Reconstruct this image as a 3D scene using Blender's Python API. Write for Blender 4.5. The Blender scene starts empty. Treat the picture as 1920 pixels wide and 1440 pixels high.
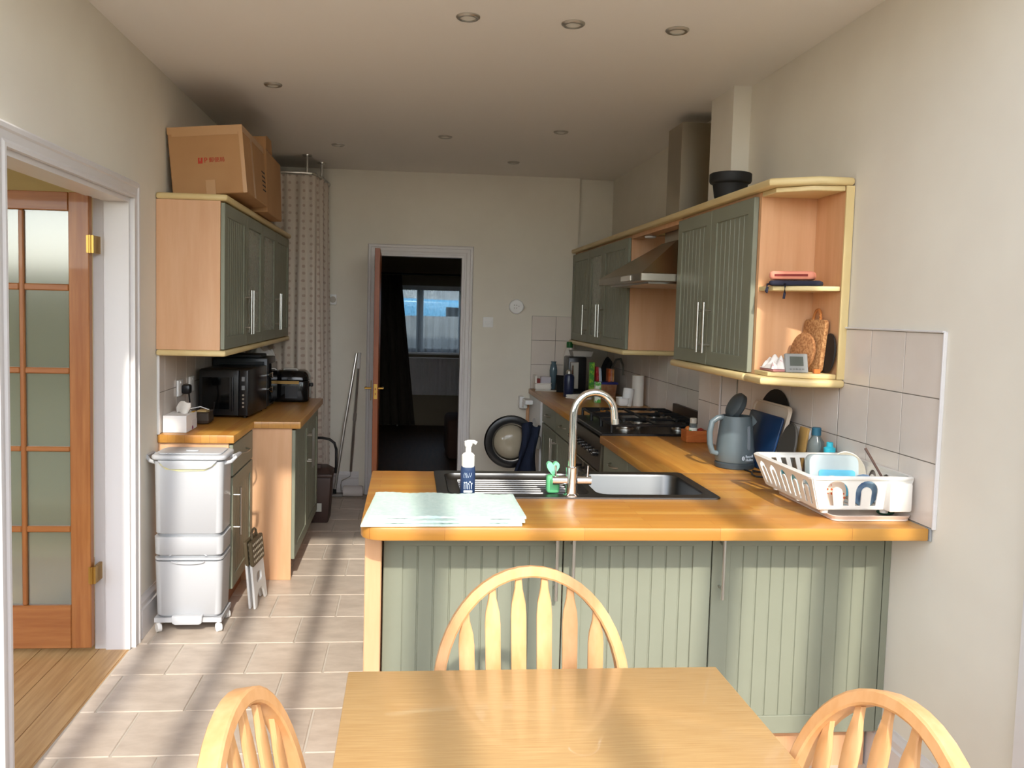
import bpy, bmesh, math, random
from mathutils import Vector, Matrix
from mathutils.geometry import tessellate_polygon
random.seed(7)
scene = bpy.context.scene
COL = scene.collection
PI = math.pi

# ------------------------------------------------------------------ camera
XL, XR, ZC, YB, ZW = -1.21, 1.638, 2.666, 6.99, 0.907
HC = 1.55
def cam_axes(yaw, pit, rol):
    cy, sy, cp, sp, cr, sr = math.cos(yaw), math.sin(yaw), math.cos(pit), math.sin(pit), math.cos(rol), math.sin(rol)
    f = Vector((sy*cp, cy*cp, -sp)); r = Vector((cy, -sy, 0)); d = f.cross(r)
    return cr*r + sr*d, -sr*r + cr*d, f
cr_, cd_, cf_ = cam_axes(.09, .067, -.0249)
cam_data = bpy.data.cameras.new('camera')
cam = bpy.data.objects.new('camera', cam_data)
COL.objects.link(cam)
cam.matrix_world = Matrix(((cr_.x, -cd_.x, -cf_.x, 0), (cr_.y, -cd_.y, -cf_.y, 0), (cr_.z, -cd_.z, -cf_.z, HC), (0, 0, 0, 1)))
cam_data.sensor_width = 36.0
cam_data.lens = 36.0*1577.3/1920
cam_data.shift_x = 54.4/1920
cam_data.shift_y = -31.7/1920
cam_data.clip_start = 0.05
scene.camera = cam

# ------------------------------------------------------------------ world, sun, exposure
world = bpy.data.worlds.new('sky'); scene.world = world
world.use_nodes = True
wn = world.node_tree.nodes; wl = world.node_tree.links
bg = wn['Background']
sky = wn.new('ShaderNodeTexSky'); sky.sky_type = 'NISHITA'
sky.sun_disc = False; sky.sun_elevation = math.radians(36); sky.sun_rotation = math.radians(180)
sky.air_density = 1.0; sky.dust_density = 0.6; sky.ozone_density = 1.0
hs = wn.new('ShaderNodeHueSaturation'); hs.inputs['Saturation'].default_value = .45
wl.new(sky.outputs['Color'], hs.inputs['Color'])
wl.new(hs.outputs['Color'], bg.inputs['Color'])
bg.inputs['Strength'].default_value = 0.78
sun_data = bpy.data.lights.new('sun', 'SUN')
sun_data.energy = 3.7
sun_data.angle = math.radians(1.3)
sun_data.color = (1.0, .95, .86)
sun = bpy.data.objects.new('sun', sun_data); COL.objects.link(sun)
sun.rotation_euler = Vector((-.035, 1.0, -.72)).to_track_quat('-Z', 'Y').to_euler()
sun.location = (0, -6, 6)
vs = scene.view_settings
vs.view_transform = 'Standard'; vs.look = 'None'; vs.exposure = 0.12; vs.gamma = 1.0; vs.use_curve_mapping = False

# ------------------------------------------------------------------ materials
def lin(c):
    out = []
    for v in c:
        v /= 255.0
        out.append(v/12.92 if v <= .04045 else ((v+.055)/1.055)**2.4)
    return (*out, 1.0)
MATS = {}
def mat(name, rgb, rough=.5, metal=0., rgb2=None, scale=6., stretch=(1, 1, 1), detail=3., bump=0., bscale=None,
        coat=0., trans=0., ior=1.45, lo=.35, hi=.65, rnd=0., alpha=1., sheen=0., emis=0.):
    if name in MATS: return MATS[name]
    m = bpy.data.materials.new(name); m.use_nodes = True
    nt = m.node_tree; N = nt.nodes; L = nt.links; b = N['Principled BSDF']
    b.inputs['Base Color'].default_value = lin(rgb)
    b.inputs['Roughness'].default_value = rough
    b.inputs['Metallic'].default_value = metal
    b.inputs['IOR'].default_value = ior
    b.inputs['Coat Weight'].default_value = coat
    b.inputs['Transmission Weight'].default_value = trans
    b.inputs['Alpha'].default_value = alpha
    b.inputs['Sheen Weight'].default_value = sheen
    col = None
    if rgb2 is not None or bump:
        tc = N.new('ShaderNodeTexCoord'); mp = N.new('ShaderNodeMapping')
        mp.inputs['Scale'].default_value = stretch
        L.new(tc.outputs['Object'], mp.inputs['Vector'])
        vec = mp.outputs['Vector']
        if rnd:
            oi = N.new('ShaderNodeObjectInfo'); vm = N.new('ShaderNodeVectorMath'); vm.operation = 'SCALE'
            cx = N.new('ShaderNodeCombineXYZ')
            for i in range(3): L.new(oi.outputs['Random'], cx.inputs[i])
            L.new(cx.outputs[0], vm.inputs[0]); vm.inputs['Scale'].default_value = 37.0
            va = N.new('ShaderNodeVectorMath'); L.new(vec, va.inputs[0]); L.new(vm.outputs[0], va.inputs[1]); vec = va.outputs[0]
        nz = N.new('ShaderNodeTexNoise'); nz.inputs['Scale'].default_value = scale; nz.inputs['Detail'].default_value = detail
        nz.inputs['Roughness'].default_value = .6
        L.new(vec, nz.inputs['Vector'])
        if rgb2 is not None:
            cr = N.new('ShaderNodeValToRGB')
            cr.color_ramp.elements[0].position = lo; cr.color_ramp.elements[1].position = hi
            cr.color_ramp.elements[0].color = lin(rgb); cr.color_ramp.elements[1].color = lin(rgb2)
            L.new(nz.outputs['Fac'], cr.inputs['Fac']); col = cr.outputs['Color']
            if rnd:
                h = N.new('ShaderNodeHueSaturation'); mr = N.new('ShaderNodeMapRange')
                mr.inputs['To Min'].default_value = 1-rnd; mr.inputs['To Max'].default_value = 1+rnd
                L.new(oi.outputs['Random'], mr.inputs['Value']); L.new(mr.outputs[0], h.inputs['Value'])
                L.new(col, h.inputs['Color']); col = h.outputs['Color']
            L.new(col, b.inputs['Base Color'])
        if bump:
            bp = N.new('ShaderNodeBump'); bp.inputs['Strength'].default_value = bump; bp.inputs['Distance'].default_value = .004
            src = nz
            if bscale:
                src = N.new('ShaderNodeTexNoise'); src.inputs['Scale'].default_value = bscale; src.inputs['Detail'].default_value = 2
                L.new(vec, src.inputs['Vector'])
            L.new(src.outputs['Fac'], bp.inputs['Height']); L.new(bp.outputs['Normal'], b.inputs['Normal'])
    MATS[name] = m
    return m

def thin_glass(name, tint=(235, 240, 238), refl=.12, diffuse=.0, rough=.05, dcol=(225, 225, 220)):
    m = bpy.data.materials.new(name); m.use_nodes = True
    nt = m.node_tree; N = nt.nodes; L = nt.links
    N.remove(N['Principled BSDF'])
    t = N.new('ShaderNodeBsdfTransparent'); t.inputs['Color'].default_value = lin(tint)
    g = N.new('ShaderNodeBsdfGlossy'); g.inputs['Roughness'].default_value = rough
    mx = N.new('ShaderNodeMixShader'); mx.inputs['Fac'].default_value = refl
    L.new(t.outputs[0], mx.inputs[1]); L.new(g.outputs[0], mx.inputs[2])
    out = mx.outputs[0]
    if diffuse:
        d = N.new('ShaderNodeBsdfDiffuse'); d.inputs['Color'].default_value = lin(dcol)
        tr = N.new('ShaderNodeBsdfTranslucent'); tr.inputs['Color'].default_value = lin(dcol)
        m1 = N.new('ShaderNodeMixShader'); m1.inputs['Fac'].default_value = .5
        L.new(d.outputs[0], m1.inputs[1]); L.new(tr.outputs[0], m1.inputs[2])
        m2 = N.new('ShaderNodeMixShader'); m2.inputs['Fac'].default_value = diffuse
        L.new(out, m2.inputs[1]); L.new(m1.outputs[0], m2.inputs[2]); out = m2.outputs[0]
    L.new(out, N['Material Output'].inputs['Surface'])
    MATS[name] = m
    return m

def worktop_mat(name, along):
    m = bpy.data.materials.new(name); m.use_nodes = True
    nt = m.node_tree; N = nt.nodes; L = nt.links; b = N['Principled BSDF']
    tc = N.new('ShaderNodeTexCoord'); mp = N.new('ShaderNodeMapping')
    if along == 'Y': mp.inputs['Rotation'].default_value = (0, 0, PI/2)
    L.new(tc.outputs['Object'], mp.inputs['Vector'])
    br = N.new('ShaderNodeTexBrick'); br.inputs['Scale'].default_value = 1.0
    br.inputs['Brick Width'].default_value = .42; br.inputs['Row Height'].default_value = .04
    br.inputs['Mortar Size'].default_value = .0006; br.inputs['Mortar Smooth'].default_value = .3
    br.inputs['Color1'].default_value = lin((192, 140, 64)); br.inputs['Color2'].default_value = lin((178, 118, 46))
    br.inputs['Mortar'].default_value = lin((150, 88, 36))
    L.new(mp.outputs['Vector'], br.inputs['Vector'])
    m2 = N.new('ShaderNodeMapping'); m2.inputs['Scale'].default_value = (3, 60, 60)
    L.new(mp.outputs['Vector'], m2.inputs['Vector'])
    nz = N.new('ShaderNodeTexNoise'); nz.inputs['Scale'].default_value = 1.0; nz.inputs['Detail'].default_value = 4
    L.new(m2.outputs['Vector'], nz.inputs['Vector'])
    mr = N.new('ShaderNodeMapRange'); mr.inputs['To Min'].default_value = .82; mr.inputs['To Max'].default_value = 1.14
    L.new(nz.outputs['Fac'], mr.inputs['Value'])
    h = N.new('ShaderNodeHueSaturation'); L.new(mr.outputs[0], h.inputs['Value']); L.new(br.outputs['Color'], h.inputs['Color'])
    L.new(h.outputs['Color'], b.inputs['Base Color'])
    b.inputs['Roughness'].default_value = .38; b.inputs['Coat Weight'].default_value = .25; b.inputs['Coat Roughness'].default_value = .25
    MATS[name] = m
    return m

WALL = mat('cream_wall_paint', (232, 226, 212), .85, rgb2=(227, 220, 206), scale=2.2, bump=.03, bscale=180)
CEIL = mat('ceiling_paint', (240, 235, 228), .9)
WHITE = mat('white_gloss_paint', (218, 214, 212), .35)
SAGE = mat('sage_green_paint', (133, 135, 117), .45, rgb2=(129, 131, 113), scale=3)
BEECH = mat('beech_laminate', (220, 174, 134), .42, rgb2=(210, 160, 118), scale=2.0, stretch=(7, 7, .7), detail=5)
BEECHIN = mat('beech_laminate_inner', (222, 172, 128), .45, rgb2=(211, 158, 112), scale=2.0, stretch=(9, 9, .7), detail=5)
TRIMY = mat('pale_yellow_trim', (222, 200, 146), .4, rgb2=(216, 190, 134), scale=3)
WTX = worktop_mat('oak_worktop_x', 'X')
WTY = worktop_mat('oak_worktop_y', 'Y')
STEEL = mat('brushed_steel', (200, 198, 192), .28, 1.0)
CHROME = mat('chrome', (226, 226, 226), .07, 1.0)
SINKM = mat('sink_steel', (100, 100, 99), .36, 1.0)
HOODM = mat('hood_steel', (176, 168, 152), .3, 1.0)
BRASS = mat('brass', (176, 140, 72), .3, 1.0)
PINE = mat('stained_pine', (170, 110, 58), .38, rgb2=(148, 88, 40), scale=2.5, stretch=(14, 14, .9), detail=5, coat=.2)
PINEH = mat('stained_pine_rail', (170, 110, 58), .38, rgb2=(148, 88, 40), scale=2.5, stretch=(.9, 14, 14), detail=5, coat=.2)
DOORW = mat('red_brown_door_wood', (160, 88, 44), .4, rgb2=(138, 70, 32), scale=2.5, stretch=(12, 12, .9), detail=4)
OAK = mat('table_oak', (200, 163, 110), .3, rgb2=(180, 138, 86), scale=3.0, stretch=(3, 80, 80), detail=6, coat=.2, lo=.3, hi=.72)
BIRCH = mat('chair_beechwood', (214, 164, 114), .45, rgb2=(202, 148, 94), scale=3, stretch=(8, 8, 2.5), detail=3)
TILEF = mat('floor_tile_ceramic', (206, 191, 175), .36, rgb2=(182, 166, 150), scale=7, stretch=(1, 2.2, 1), detail=6, rnd=.05, bump=.05, lo=.3, hi=.7)
GROUT = mat('floor_grout', (196, 186, 172), .9)
TILEW = mat('wall_tile_glaze', (226, 216, 206), .16, rgb2=(221, 210, 199), scale=4, rnd=.03)
GROUTW = mat('wall_grout', (122, 114, 104), .9)
FLOORW = mat('oak_floorboard', (205, 166, 114), .35, rgb2=(180, 138, 88), scale=2.5, stretch=(16, 1, 16), detail=5, rnd=.06)
PLAST = mat('white_plastic', (240, 240, 238), .4)
PLASTD = mat('white_plastic_warm', (224, 220, 212), .35)
BLACK = mat('black_plastic', (20, 20, 22), .3)
BLACKM = mat('black_matt', (24, 24, 25), .6)
BLKGL = mat('black_glass', (8, 9, 10), .06)
IRON = mat('cast_iron', (22, 22, 23), .5)
CARD = mat('corrugated_cardboard', (186, 141, 96), .8, rgb2=(178, 132, 88), scale=3)
TAPE = mat('brown_packing_tape', (196, 152, 106), .3)
CURT = None
def dotted(name, base, dot, s, thr=.26, trans=0.):
    m = bpy.data.materials.new(name); m.use_nodes = True
    nt = m.node_tree; N = nt.nodes; L = nt.links; b = N['Principled BSDF']
    tc = N.new('ShaderNodeTexCoord'); mp = N.new('ShaderNodeMapping'); mp.inputs['Scale'].default_value = (s, s, s)
    L.new(tc.outputs['UV'], mp.inputs['Vector'])
    vo = N.new('ShaderNodeTexVoronoi'); vo.inputs['Randomness'].default_value = .12; vo.voronoi_dimensions = '2D'
    vo.inputs['Scale'].default_value = 1.0
    L.new(mp.outputs['Vector'], vo.inputs['Vector'])
    cr = N.new('ShaderNodeValToRGB'); cr.color_ramp.elements[0].position = thr; cr.color_ramp.elements[1].position = thr+.05
    cr.color_ramp.elements[0].color = lin(dot); cr.color_ramp.elements[1].color = lin(base)
    L.new(vo.outputs['Distance'], cr.inputs['Fac']); L.new(cr.outputs['Color'], b.inputs['Base Color'])
    b.inputs['Roughness'].default_value = .9
    MATS[name] = m
    return m

# ------------------------------------------------------------------ builders
ORG = {}
class B:
    def __init__(s, M=None):
        s.bm = bmesh.new(); s.M = M or Matrix.Identity(4); s.uv = None
    def v(s, p): return s.bm.verts.new(s.M @ Vector(p))
    def box(s, x0, x1, y0, y1, z0, z1, bev=0., seg=1):
        if x0 > x1: x0, x1 = x1, x0
        if y0 > y1: y0, y1 = y1, y0
        if z0 > z1: z0, z1 = z1, z0
        vs = [s.v(p) for p in ((x0,y0,z0),(x1,y0,z0),(x1,y1,z0),(x0,y1,z0),(x0,y0,z1),(x1,y0,z1),(x1,y1,z1),(x0,y1,z1))]
        fs = [s.bm.faces.new([vs[i] for i in f]) for f in ((0,3,2,1),(4,5,6,7),(0,1,5,4),(1,2,6,5),(2,3,7,6),(3,0,4,7))]
        if bev > 0:
            bev = min(bev, (x1-x0)*.45, (y1-y0)*.45, (z1-z0)*.45)
            es = list({e for f in fs for e in f.edges})
            bmesh.ops.bevel(s.bm, geom=es, offset=bev, segments=seg, affect='EDGES', profile=.5)
        return s
    def frus(s, b0, b1, z0, z1):   # frustum between two rectangles (x0,x1,y0,y1)
        vs = [s.v(p) for p in ((b0[0],b0[2],z0),(b0[1],b0[2],z0),(b0[1],b0[3],z0),(b0[0],b0[3],z0),(b1[0],b1[2],z1),(b1[1],b1[2],z1),(b1[1],b1[3],z1),(b1[0],b1[3],z1))]
        for f in ((0,3,2,1),(4,5,6,7),(0,1,5,4),(1,2,6,5),(2,3,7,6),(3,0,4,7)): s.bm.faces.new([vs[i] for i in f])
        return s
    def plate(s, outer, holes=(), a=0., b=.01, M=None):    # polygon in xy (with holes) extruded a..b along z
        MM = M or Matrix.Identity(4)
        loops = [list(outer)] + [list(h) for h in holes]
        tri = tessellate_polygon([[Vector((x, y, 0)) for x, y in l] for l in loops])
        flat = [p for l in loops for p in l]
        lo = [s.v(MM @ Vector((x, y, a))) for x, y in flat]; hi = [s.v(MM @ Vector((x, y, b))) for x, y in flat]
        for t in tri:
            try:
                s.bm.faces.new([hi[i] for i in t]); s.bm.faces.new([lo[i] for i in reversed(t)])
            except ValueError: pass
        k = 0
        for l in loops:
            n = len(l)
            for i in range(n):
                j = (i+1) % n
                s.bm.faces.new((lo[k+i], lo[k+j], hi[k+j], hi[k+i]))
            k += n
        return s
    def lathe(s, prof, c=(0, 0, 0), seg=24, M=None, cap=True, sx=1., sy=1.):
        MM = (M or Matrix.Identity(4))
        c = Vector(c); rings = []
        for r, z in prof:
            rings.append([s.v(c + MM @ Vector((r*sx*math.cos(2*PI*i/seg), r*sy*math.sin(2*PI*i/seg), z))) for i in range(seg)])
        for a, b in zip(rings[:-1], rings[1:]):
            for i in range(seg):
                s.bm.faces.new((a[i], a[(i+1) % seg], b[(i+1) % seg], b[i]))
        if cap:
            s.bm.faces.new(list(reversed(rings[0]))); s.bm.faces.new(rings[-1])
        return s
    def cyl(s, p0, p1, r, seg=14, r2=None):
        p0 = Vector(p0); p1 = Vector(p1); d = p1-p0
        q = d.to_track_quat('Z', 'Y').to_matrix().to_4x4()
        return s.lathe([(r, 0), (r if r2 is None else r2, d.length)], p0, seg, q)
    def sweep(s, pts, prof, up=(0, 0, 1), closed=False, scale=None):
        pts = [Vector(p) for p in pts]; n = len(pts); up = Vector(up); rings = []
        prev = None
        for i, p in enumerate(pts):
            if closed: t = pts[(i+1) % n]-pts[i-1]
            else: t = pts[min(i+1, n-1)]-pts[max(i-1, 0)]
            t.normalize()
            a = up - t*up.dot(t)
            if a.length < 1e-3: a = prev or t.orthogonal()
            a.normalize(); b = t.cross(a); prev = a
            k = 1. if scale is None else scale[i]
            rings.append([s.v(p + (a*v + b*u)*k) for u, v in prof])
        m = len(prof)
        rng = range(n) if closed else range(n-1)
        for i in rng:
            A, Bq = rings[i], rings[(i+1) % n]
            for j in range(m):
                s.bm.faces.new((A[j], A[(j+1) % m], Bq[(j+1) % m], Bq[j]))
        if not closed:
            s.bm.faces.new(list(reversed(rings[0]))); s.bm.faces.new(rings[-1])
        return s
    def tube(s, pts, r, seg=8, closed=False, up=(0.13, .31, .94), scale=None):
        return s.sweep(pts, [(r*math.cos(2*PI*i/seg), r*math.sin(2*PI*i/seg)) for i in range(seg)], up, closed, scale)
    def ball(s, c, r, sx=1, sy=1, sz=1, u=16, w=10):
        c = Vector(c)
        M = Matrix.Translation(c) @ Matrix.Diagonal((r*sx, r*sy, r*sz, 1))
        bmesh.ops.create_uvsphere(s.bm, u_segments=u, v_segments=w, radius=1, matrix=s.M @ M)
        return s
    def grid(s, fn, nu, nv, thick=0.):
        """surface fn(u,v)->point, u,v in 0..1, with uv layer"""
        uvl = s.bm.loops.layers.uv.verify()
        V = [[s.v(fn(i/nu, j/nv)) for j in range(nv+1)] for i in range(nu+1)]
        for i in range(nu):
            for j in range(nv):
                f = s.bm.faces.new((V[i][j], V[i+1][j], V[i+1][j+1], V[i][j+1]))
                for l, (a, b) in zip(f.loops, ((i, j), (i+1, j), (i+1, j+1), (i, j+1))):
                    l[uvl].uv = (a/nu, b/nv)
        return s
    def bevel_sharp(s, off=.004, seg=2, ang=50):
        bmesh.ops.recalc_face_normals(s.bm, faces=s.bm.faces)
        es = [e for e in s.bm.edges if len(e.link_faces) == 2 and e.calc_face_angle(0) > math.radians(ang)]
        bmesh.ops.bevel(s.bm, geom=es, offset=off, segments=seg, affect='EDGES', profile=.5)
        return s
    def mesh(s, name, smooth=35, off=Vector((0, 0, 0))):
        bmesh.ops.recalc_face_normals(s.bm, faces=s.bm.faces)
        me = bpy.data.meshes.new(name)
        if off.length: bmesh.ops.translate(s.bm, verts=s.bm.verts, vec=-off)
        s.bm.to_mesh(me); s.bm.free()
        if smooth:
            for p in me.polygons: p.use_smooth = True
            me.set_sharp_from_angle(angle=math.radians(smooth))
        return me
    def obj(s, name, m, parent=None, local=False, at=None, smooth=35):
        off = Vector((0, 0, 0))
        if parent is not None and not local: off = ORG.get(parent.name, off)
        if at is not None: off = Vector(at)
        me = s.mesh(name, smooth, off)
        return place(name, me, m, parent, off if at is not None else None, off)
def place(name, me, m, parent=None, loc=None, org=None):
    o = bpy.data.objects.new(name, me); COL.objects.link(o)
    if m is not None and not me.materials: me.materials.append(m)
    if parent is not None: o.parent = parent
    if loc is not None: o.location = loc
    ORG[o.name] = Vector(org) if org is not None else Vector((0, 0, 0))
    return o
def tag(o, label, cat, group=None, kind=None):
    o['label'] = label
    if cat: o['category'] = cat
    if group: o['group'] = group
    if kind: o['kind'] = kind
    return o
def struct(o, label, cat=None):
    return tag(o, label, cat, None, 'structure')
def thing(name, label, cat, loc=(0, 0, 0), rz=0., group=None):
    o = bpy.data.objects.new(name, None); COL.objects.link(o)
    o.empty_display_size = .05
    o.location = loc; o.rotation_euler = (0, 0, rz)
    ORG[o.name] = Vector(loc)
    return tag(o, label, cat, group)
def dup(o, parent=None):
    c = o.copy(); COL.objects.link(c)
    if parent is not None: c.parent = parent
    for ch in list(o.children): dup(ch, c)
    return c
def T(x, y, z): return Matrix.Translation((x, y, z))
def Rz(a): return Matrix.Rotation(a, 4, 'Z')
def Rx(a): return Matrix.Rotation(a, 4, 'X')
def Ry(a): return Matrix.Rotation(a, 4, 'Y')
def frame3(o, u, v, n):     # matrix mapping local (x,y,z) -> o + x*u + y*v + z*n
    u, v, n = Vector(u), Vector(v), Vector(n)
    return Matrix(((u.x, v.x, n.x, o[0]), (u.y, v.y, n.y, o[1]), (u.z, v.z, n.z, o[2]), (0, 0, 0, 1)))
def rect(x0, x1, y0, y1): return [(x0, y0), (x1, y0), (x1, y1), (x0, y1)]
def rrect(x0, x1, y0, y1, r, n=5):
    out = []
    for cx, cy, a in ((x1-r, y0+r, -90), (x1-r, y1-r, 0), (x0+r, y1-r, 90), (x0+r, y0+r, 180)):
        for i in range(n+1):
            t = math.radians(a+90*i/n); out.append((cx+r*math.cos(t), cy+r*math.sin(t)))
    return out
def circ(cx, cy, r, n=24, sy=1.): return [(cx+r*math.cos(2*PI*i/n), cy+r*sy*math.sin(2*PI*i/n)) for i in range(n)]
def arc(c, r, a0, a1, n, ax=(1, 0, 0), ay=(0, 0, 1)):
    c, ax, ay = Vector(c), Vector(ax), Vector(ay)
    return [c + ax*r*math.cos(math.radians(a0+(a1-a0)*i/n)) + ay*r*math.sin(math.radians(a0+(a1-a0)*i/n)) for i in range(n+1)]
def text_part(name, body, size, M, m, parent, extrude=.0004):
    cu = bpy.data.curves.new(name, 'FONT'); cu.body = body; cu.size = size; cu.extrude = extrude
    cu.align_x = 'CENTER'; cu.align_y = 'CENTER'; cu.resolution_u = 3
    t = bpy.data.objects.new(name, cu); COL.objects.link(t)
    dg = bpy.context.evaluated_depsgraph_get()
    me = bpy.data.meshes.new_from_object(t.evaluated_get(dg))
    bpy.data.objects.remove(t)
    me.transform(M)
    if parent is not None: me.transform(Matrix.Translation(-ORG.get(parent.name, Vector((0, 0, 0)))))
    me.materials.clear()
    o = place(name, me, m, parent, None, ORG.get(parent.name))
    o['kind'] = 'stuff'
    return o

# ================================================================== SETTING
P0, TY0, TX0 = .326, 2.871, -.986
# ---- floor with separate ceramic tiles
fl = B().box(XL-.005, XR+.08, .35, YB+.08, -.10, -.004).obj('floor', GROUT, smooth=0)
struct(fl, 'beige ceramic tiled kitchen floor laid in running bond', 'floor')
g = .0035
full = B().box(-P0/2+g, P0/2-g, -P0/2+g, P0/2-g, -.006, .0, .0025).mesh('tile', 0)
full.materials.append(TILEF)
for i in range(-7, 13):
    y0 = TY0 + i*P0
    off = TX0 if i % 2 == 0 else TX0-P0/2
    for k in range(-2, 10):
        x0 = off + k*P0; x1 = x0+P0; y1 = y0+P0
        cx0, cx1, cy1 = max(x0, XL), min(x1, XR+.07), min(y1, YB)
        if cx1-cx0 < .02 or cy1-y0 < .02: continue
        if cx0 == x0 and cx1 == x1 and cy1 == y1:
            place('tile', full, None, fl, (x0+P0/2, y0+P0/2, 0))
        else:
            B().box(cx0+g, cx1-g, y0+g, cy1-g, -.006, 0, .0025).obj('tile', TILEF, fl, smooth=0)
# the sun room floor behind the camera
srf = B().box(XL-.13, XR+.08, -2.7, .35, -.10, -.001).obj('floor_sunroom', TILEF, smooth=0)
struct(srf, 'beige tiled floor of the glazed sun room behind the dining table', 'floor')
gp = B().box(-14, 14, -20, 34, -.5, -.14).obj('ground', mat('garden_ground', (84, 90, 62), .95, rgb2=(70, 74, 54), scale=1.2), smooth=0)
struct(gp, 'grey paved ground outside the house', 'ground')

# unseen hedge added to block low daylight entering the sun room
HEDGE_BLOCK = mat('light_block_green', (58, 70, 44), .95, rgb2=(40, 50, 30), scale=9)
for k, (a, b, c, d) in enumerate(((-9, 9, -11.5, -10.5), (-9.5, -8.5, -10.5, 5), (8.5, 9.5, -10.5, 5))):
    o = B().box(a, b, c, d, -.14, 2.2).obj('light_block_hedge', HEDGE_BLOCK, smooth=0)
    struct(o, ('dark green hedge added out of sight at the garden end to block low light', 'dark green hedge added out of sight left of the garden to block low light', 'dark green hedge added out of sight right of the garden to block low light')[k], 'hedge')
# ---- ceiling
ce = B().box(XL-.13, XR+.2, 1.95, YB+.1, ZC, ZC+.30).obj('ceiling', CEIL, smooth=0)
struct(ce, 'plain off-white kitchen ceiling with recessed downlights', 'ceiling')

# ---- left wall with the double door opening
DY0, DY1, DZ = 2.64, 3.81, 2.0
def wall_with_opening(name, x0, x1, y0, y1, z1, oy0, oy1, oz, m):
    prof = [(y0, 0), (oy0, 0), (oy0, oz), (oy1, oz), (oy1, 0), (y1, 0), (y1, z1), (y0, z1)]
    M_ = frame3((x0, 0, 0), (0, 1, 0), (0, 0, 1), (1, 0, 0))
    return B().plate(prof, (), 0, x1-x0, M_).obj(name, m, smooth=0)
wL = wall_with_opening('wall_left', XL-.125, XL, 1.5, YB+.1, ZC+.3, DY0, DY1, DZ, WALL)
struct(wL, 'cream painted left wall with the wide doorway opening', 'wall')
# ---- right wall, chimney-like pier and hob recess in one profile
prof = [(XR, 1.93), (XR, 4.03), (1.55, 4.03), (1.55, 4.33), (1.70, 4.33), (1.70, YB+.2), (1.83, YB+.2), (1.83, 1.93)]
wR = B().plate(prof, (), -.1, ZC+.3).obj('wall_right', WALL, smooth=0)
struct(wR, 'cream painted right wall with a narrow pier beside the cooker', 'wall')
# ---- back wall with door opening
BX0, BX1, BZ = -.262, .455, 2.0
prof = [(XL-.13, 0), (BX0, 0), (BX0, BZ), (BX1, BZ), (BX1, 0), (1.404, 0), (1.404, ZC+.02), (XL-.13, ZC+.02)]
wB = B().plate(prof, (), 0, .10, frame3((0, YB, 0), (1, 0, 0), (0, 0, 1), (0, 1, 0))).obj('wall_back', WALL, smooth=0)
struct(wB, 'shaded cream back wall with the open doorway', 'wall')
w2 = B().box(1.404, 1.70, YB+.05, YB+.15, 0, ZC+.02).obj('wall_back_recess', WALL, smooth=0)
struct(w2, 'narrow cream wall strip set back in the far right corner', 'wall')

# ---- skirting boards
def skirt(name, p0, p1, n, h=.19, t=.018, label=''):
    p0, p1, n = Vector((*p0, 0)), Vector((*p1, 0)), Vector((*n, 0))
    u = (p1-p0); L_ = u.length; u.normalize()
    pr = [(0, 0), (t, 0), (t, h*.70), (t*.7, h*.74), (t*.75, h*.86), (t*.35, h*.95), (.004, h), (0, h)]
    M_ = frame3(p0, n, (0, 0, 1), u)
    o = B().plate(pr, (), 0, L_, M_).obj(name, WHITE, smooth=0)
    return struct(o, label, 'skirting')
skirt('baseboard_left', (XL, 3.91), (XL, 4.205), (1, 0), label='white moulded skirting board between doorway and swing bin')
skirt('baseboard_back', (-1.0, YB), (-.385, YB), (0, -1), label='white moulded skirting board behind the mop poles')
skirt('baseboard_back_right', (.556, YB), (1.0, YB), (0, -1), label='white moulded skirting board under the washing machine door')
skirt('baseboard_right', (XR, 2.74), (XR, 2.045), (-1, 0), label='white moulded skirting board by the right dining chair')

# ---- architraves and door linings
AP = [(0, 0), (.075, 0), (.075, .012), (.066, .022), (.052, .022), (.046, .016), (.022, .014), (.012, .019), (0, .019)]
def architrave(name, o, uh, up, n, w0, w1, h, label):
    """frame around opening w0..w1 (along uh) and height h, profile growing outward"""
    o, uh, up, n = Vector(o), Vector(uh), Vector(up), Vector(n)
    root = None
    segs = (((w0, 0), (w0, h), -1, 'l'), ((w1, 0), (w1, h), 1, 'r'), ((w0, h), (w1, h), 0, 't'))
    b = B()
    # mitred frame: three rings of corner vertices
    rings = []
    for (a, z, du, dz) in ((w0, 0, -1, 0), (w0, h, -1, 1), (w1, h, 1, 1), (w1, 0, 1, 0)):
        rings.append([b.v(o + uh*(a+du*x) + up*(z+dz*x) + n*y) for x, y in AP])
    m_ = len(AP)
    for A, C in zip(rings[:-1], rings[1:]):
        for j in range(m_): b.bm.faces.new((A[j], A[(j+1) % m_], C[(j+1) % m_], C[j]))
    b.bm.faces.new(rings[0]); b.bm.faces.new(rings[-1])
    return struct(b.obj(name, WHITE, smooth=0), label, 'architrave')
architrave('trim_1', (XL, 0, 0), (0, 1, 0), (0, 0, 1), (1, 0, 0), DY0, DY1, DZ, 'white moulded architrave around the wide left doorway')
architrave('trim_2', (0, YB, 0), (1, 0, 0), (0, 0, 1), (0, -1, 0), BX0, BX1, BZ, 'white moulded architrave around the far doorway')
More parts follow.
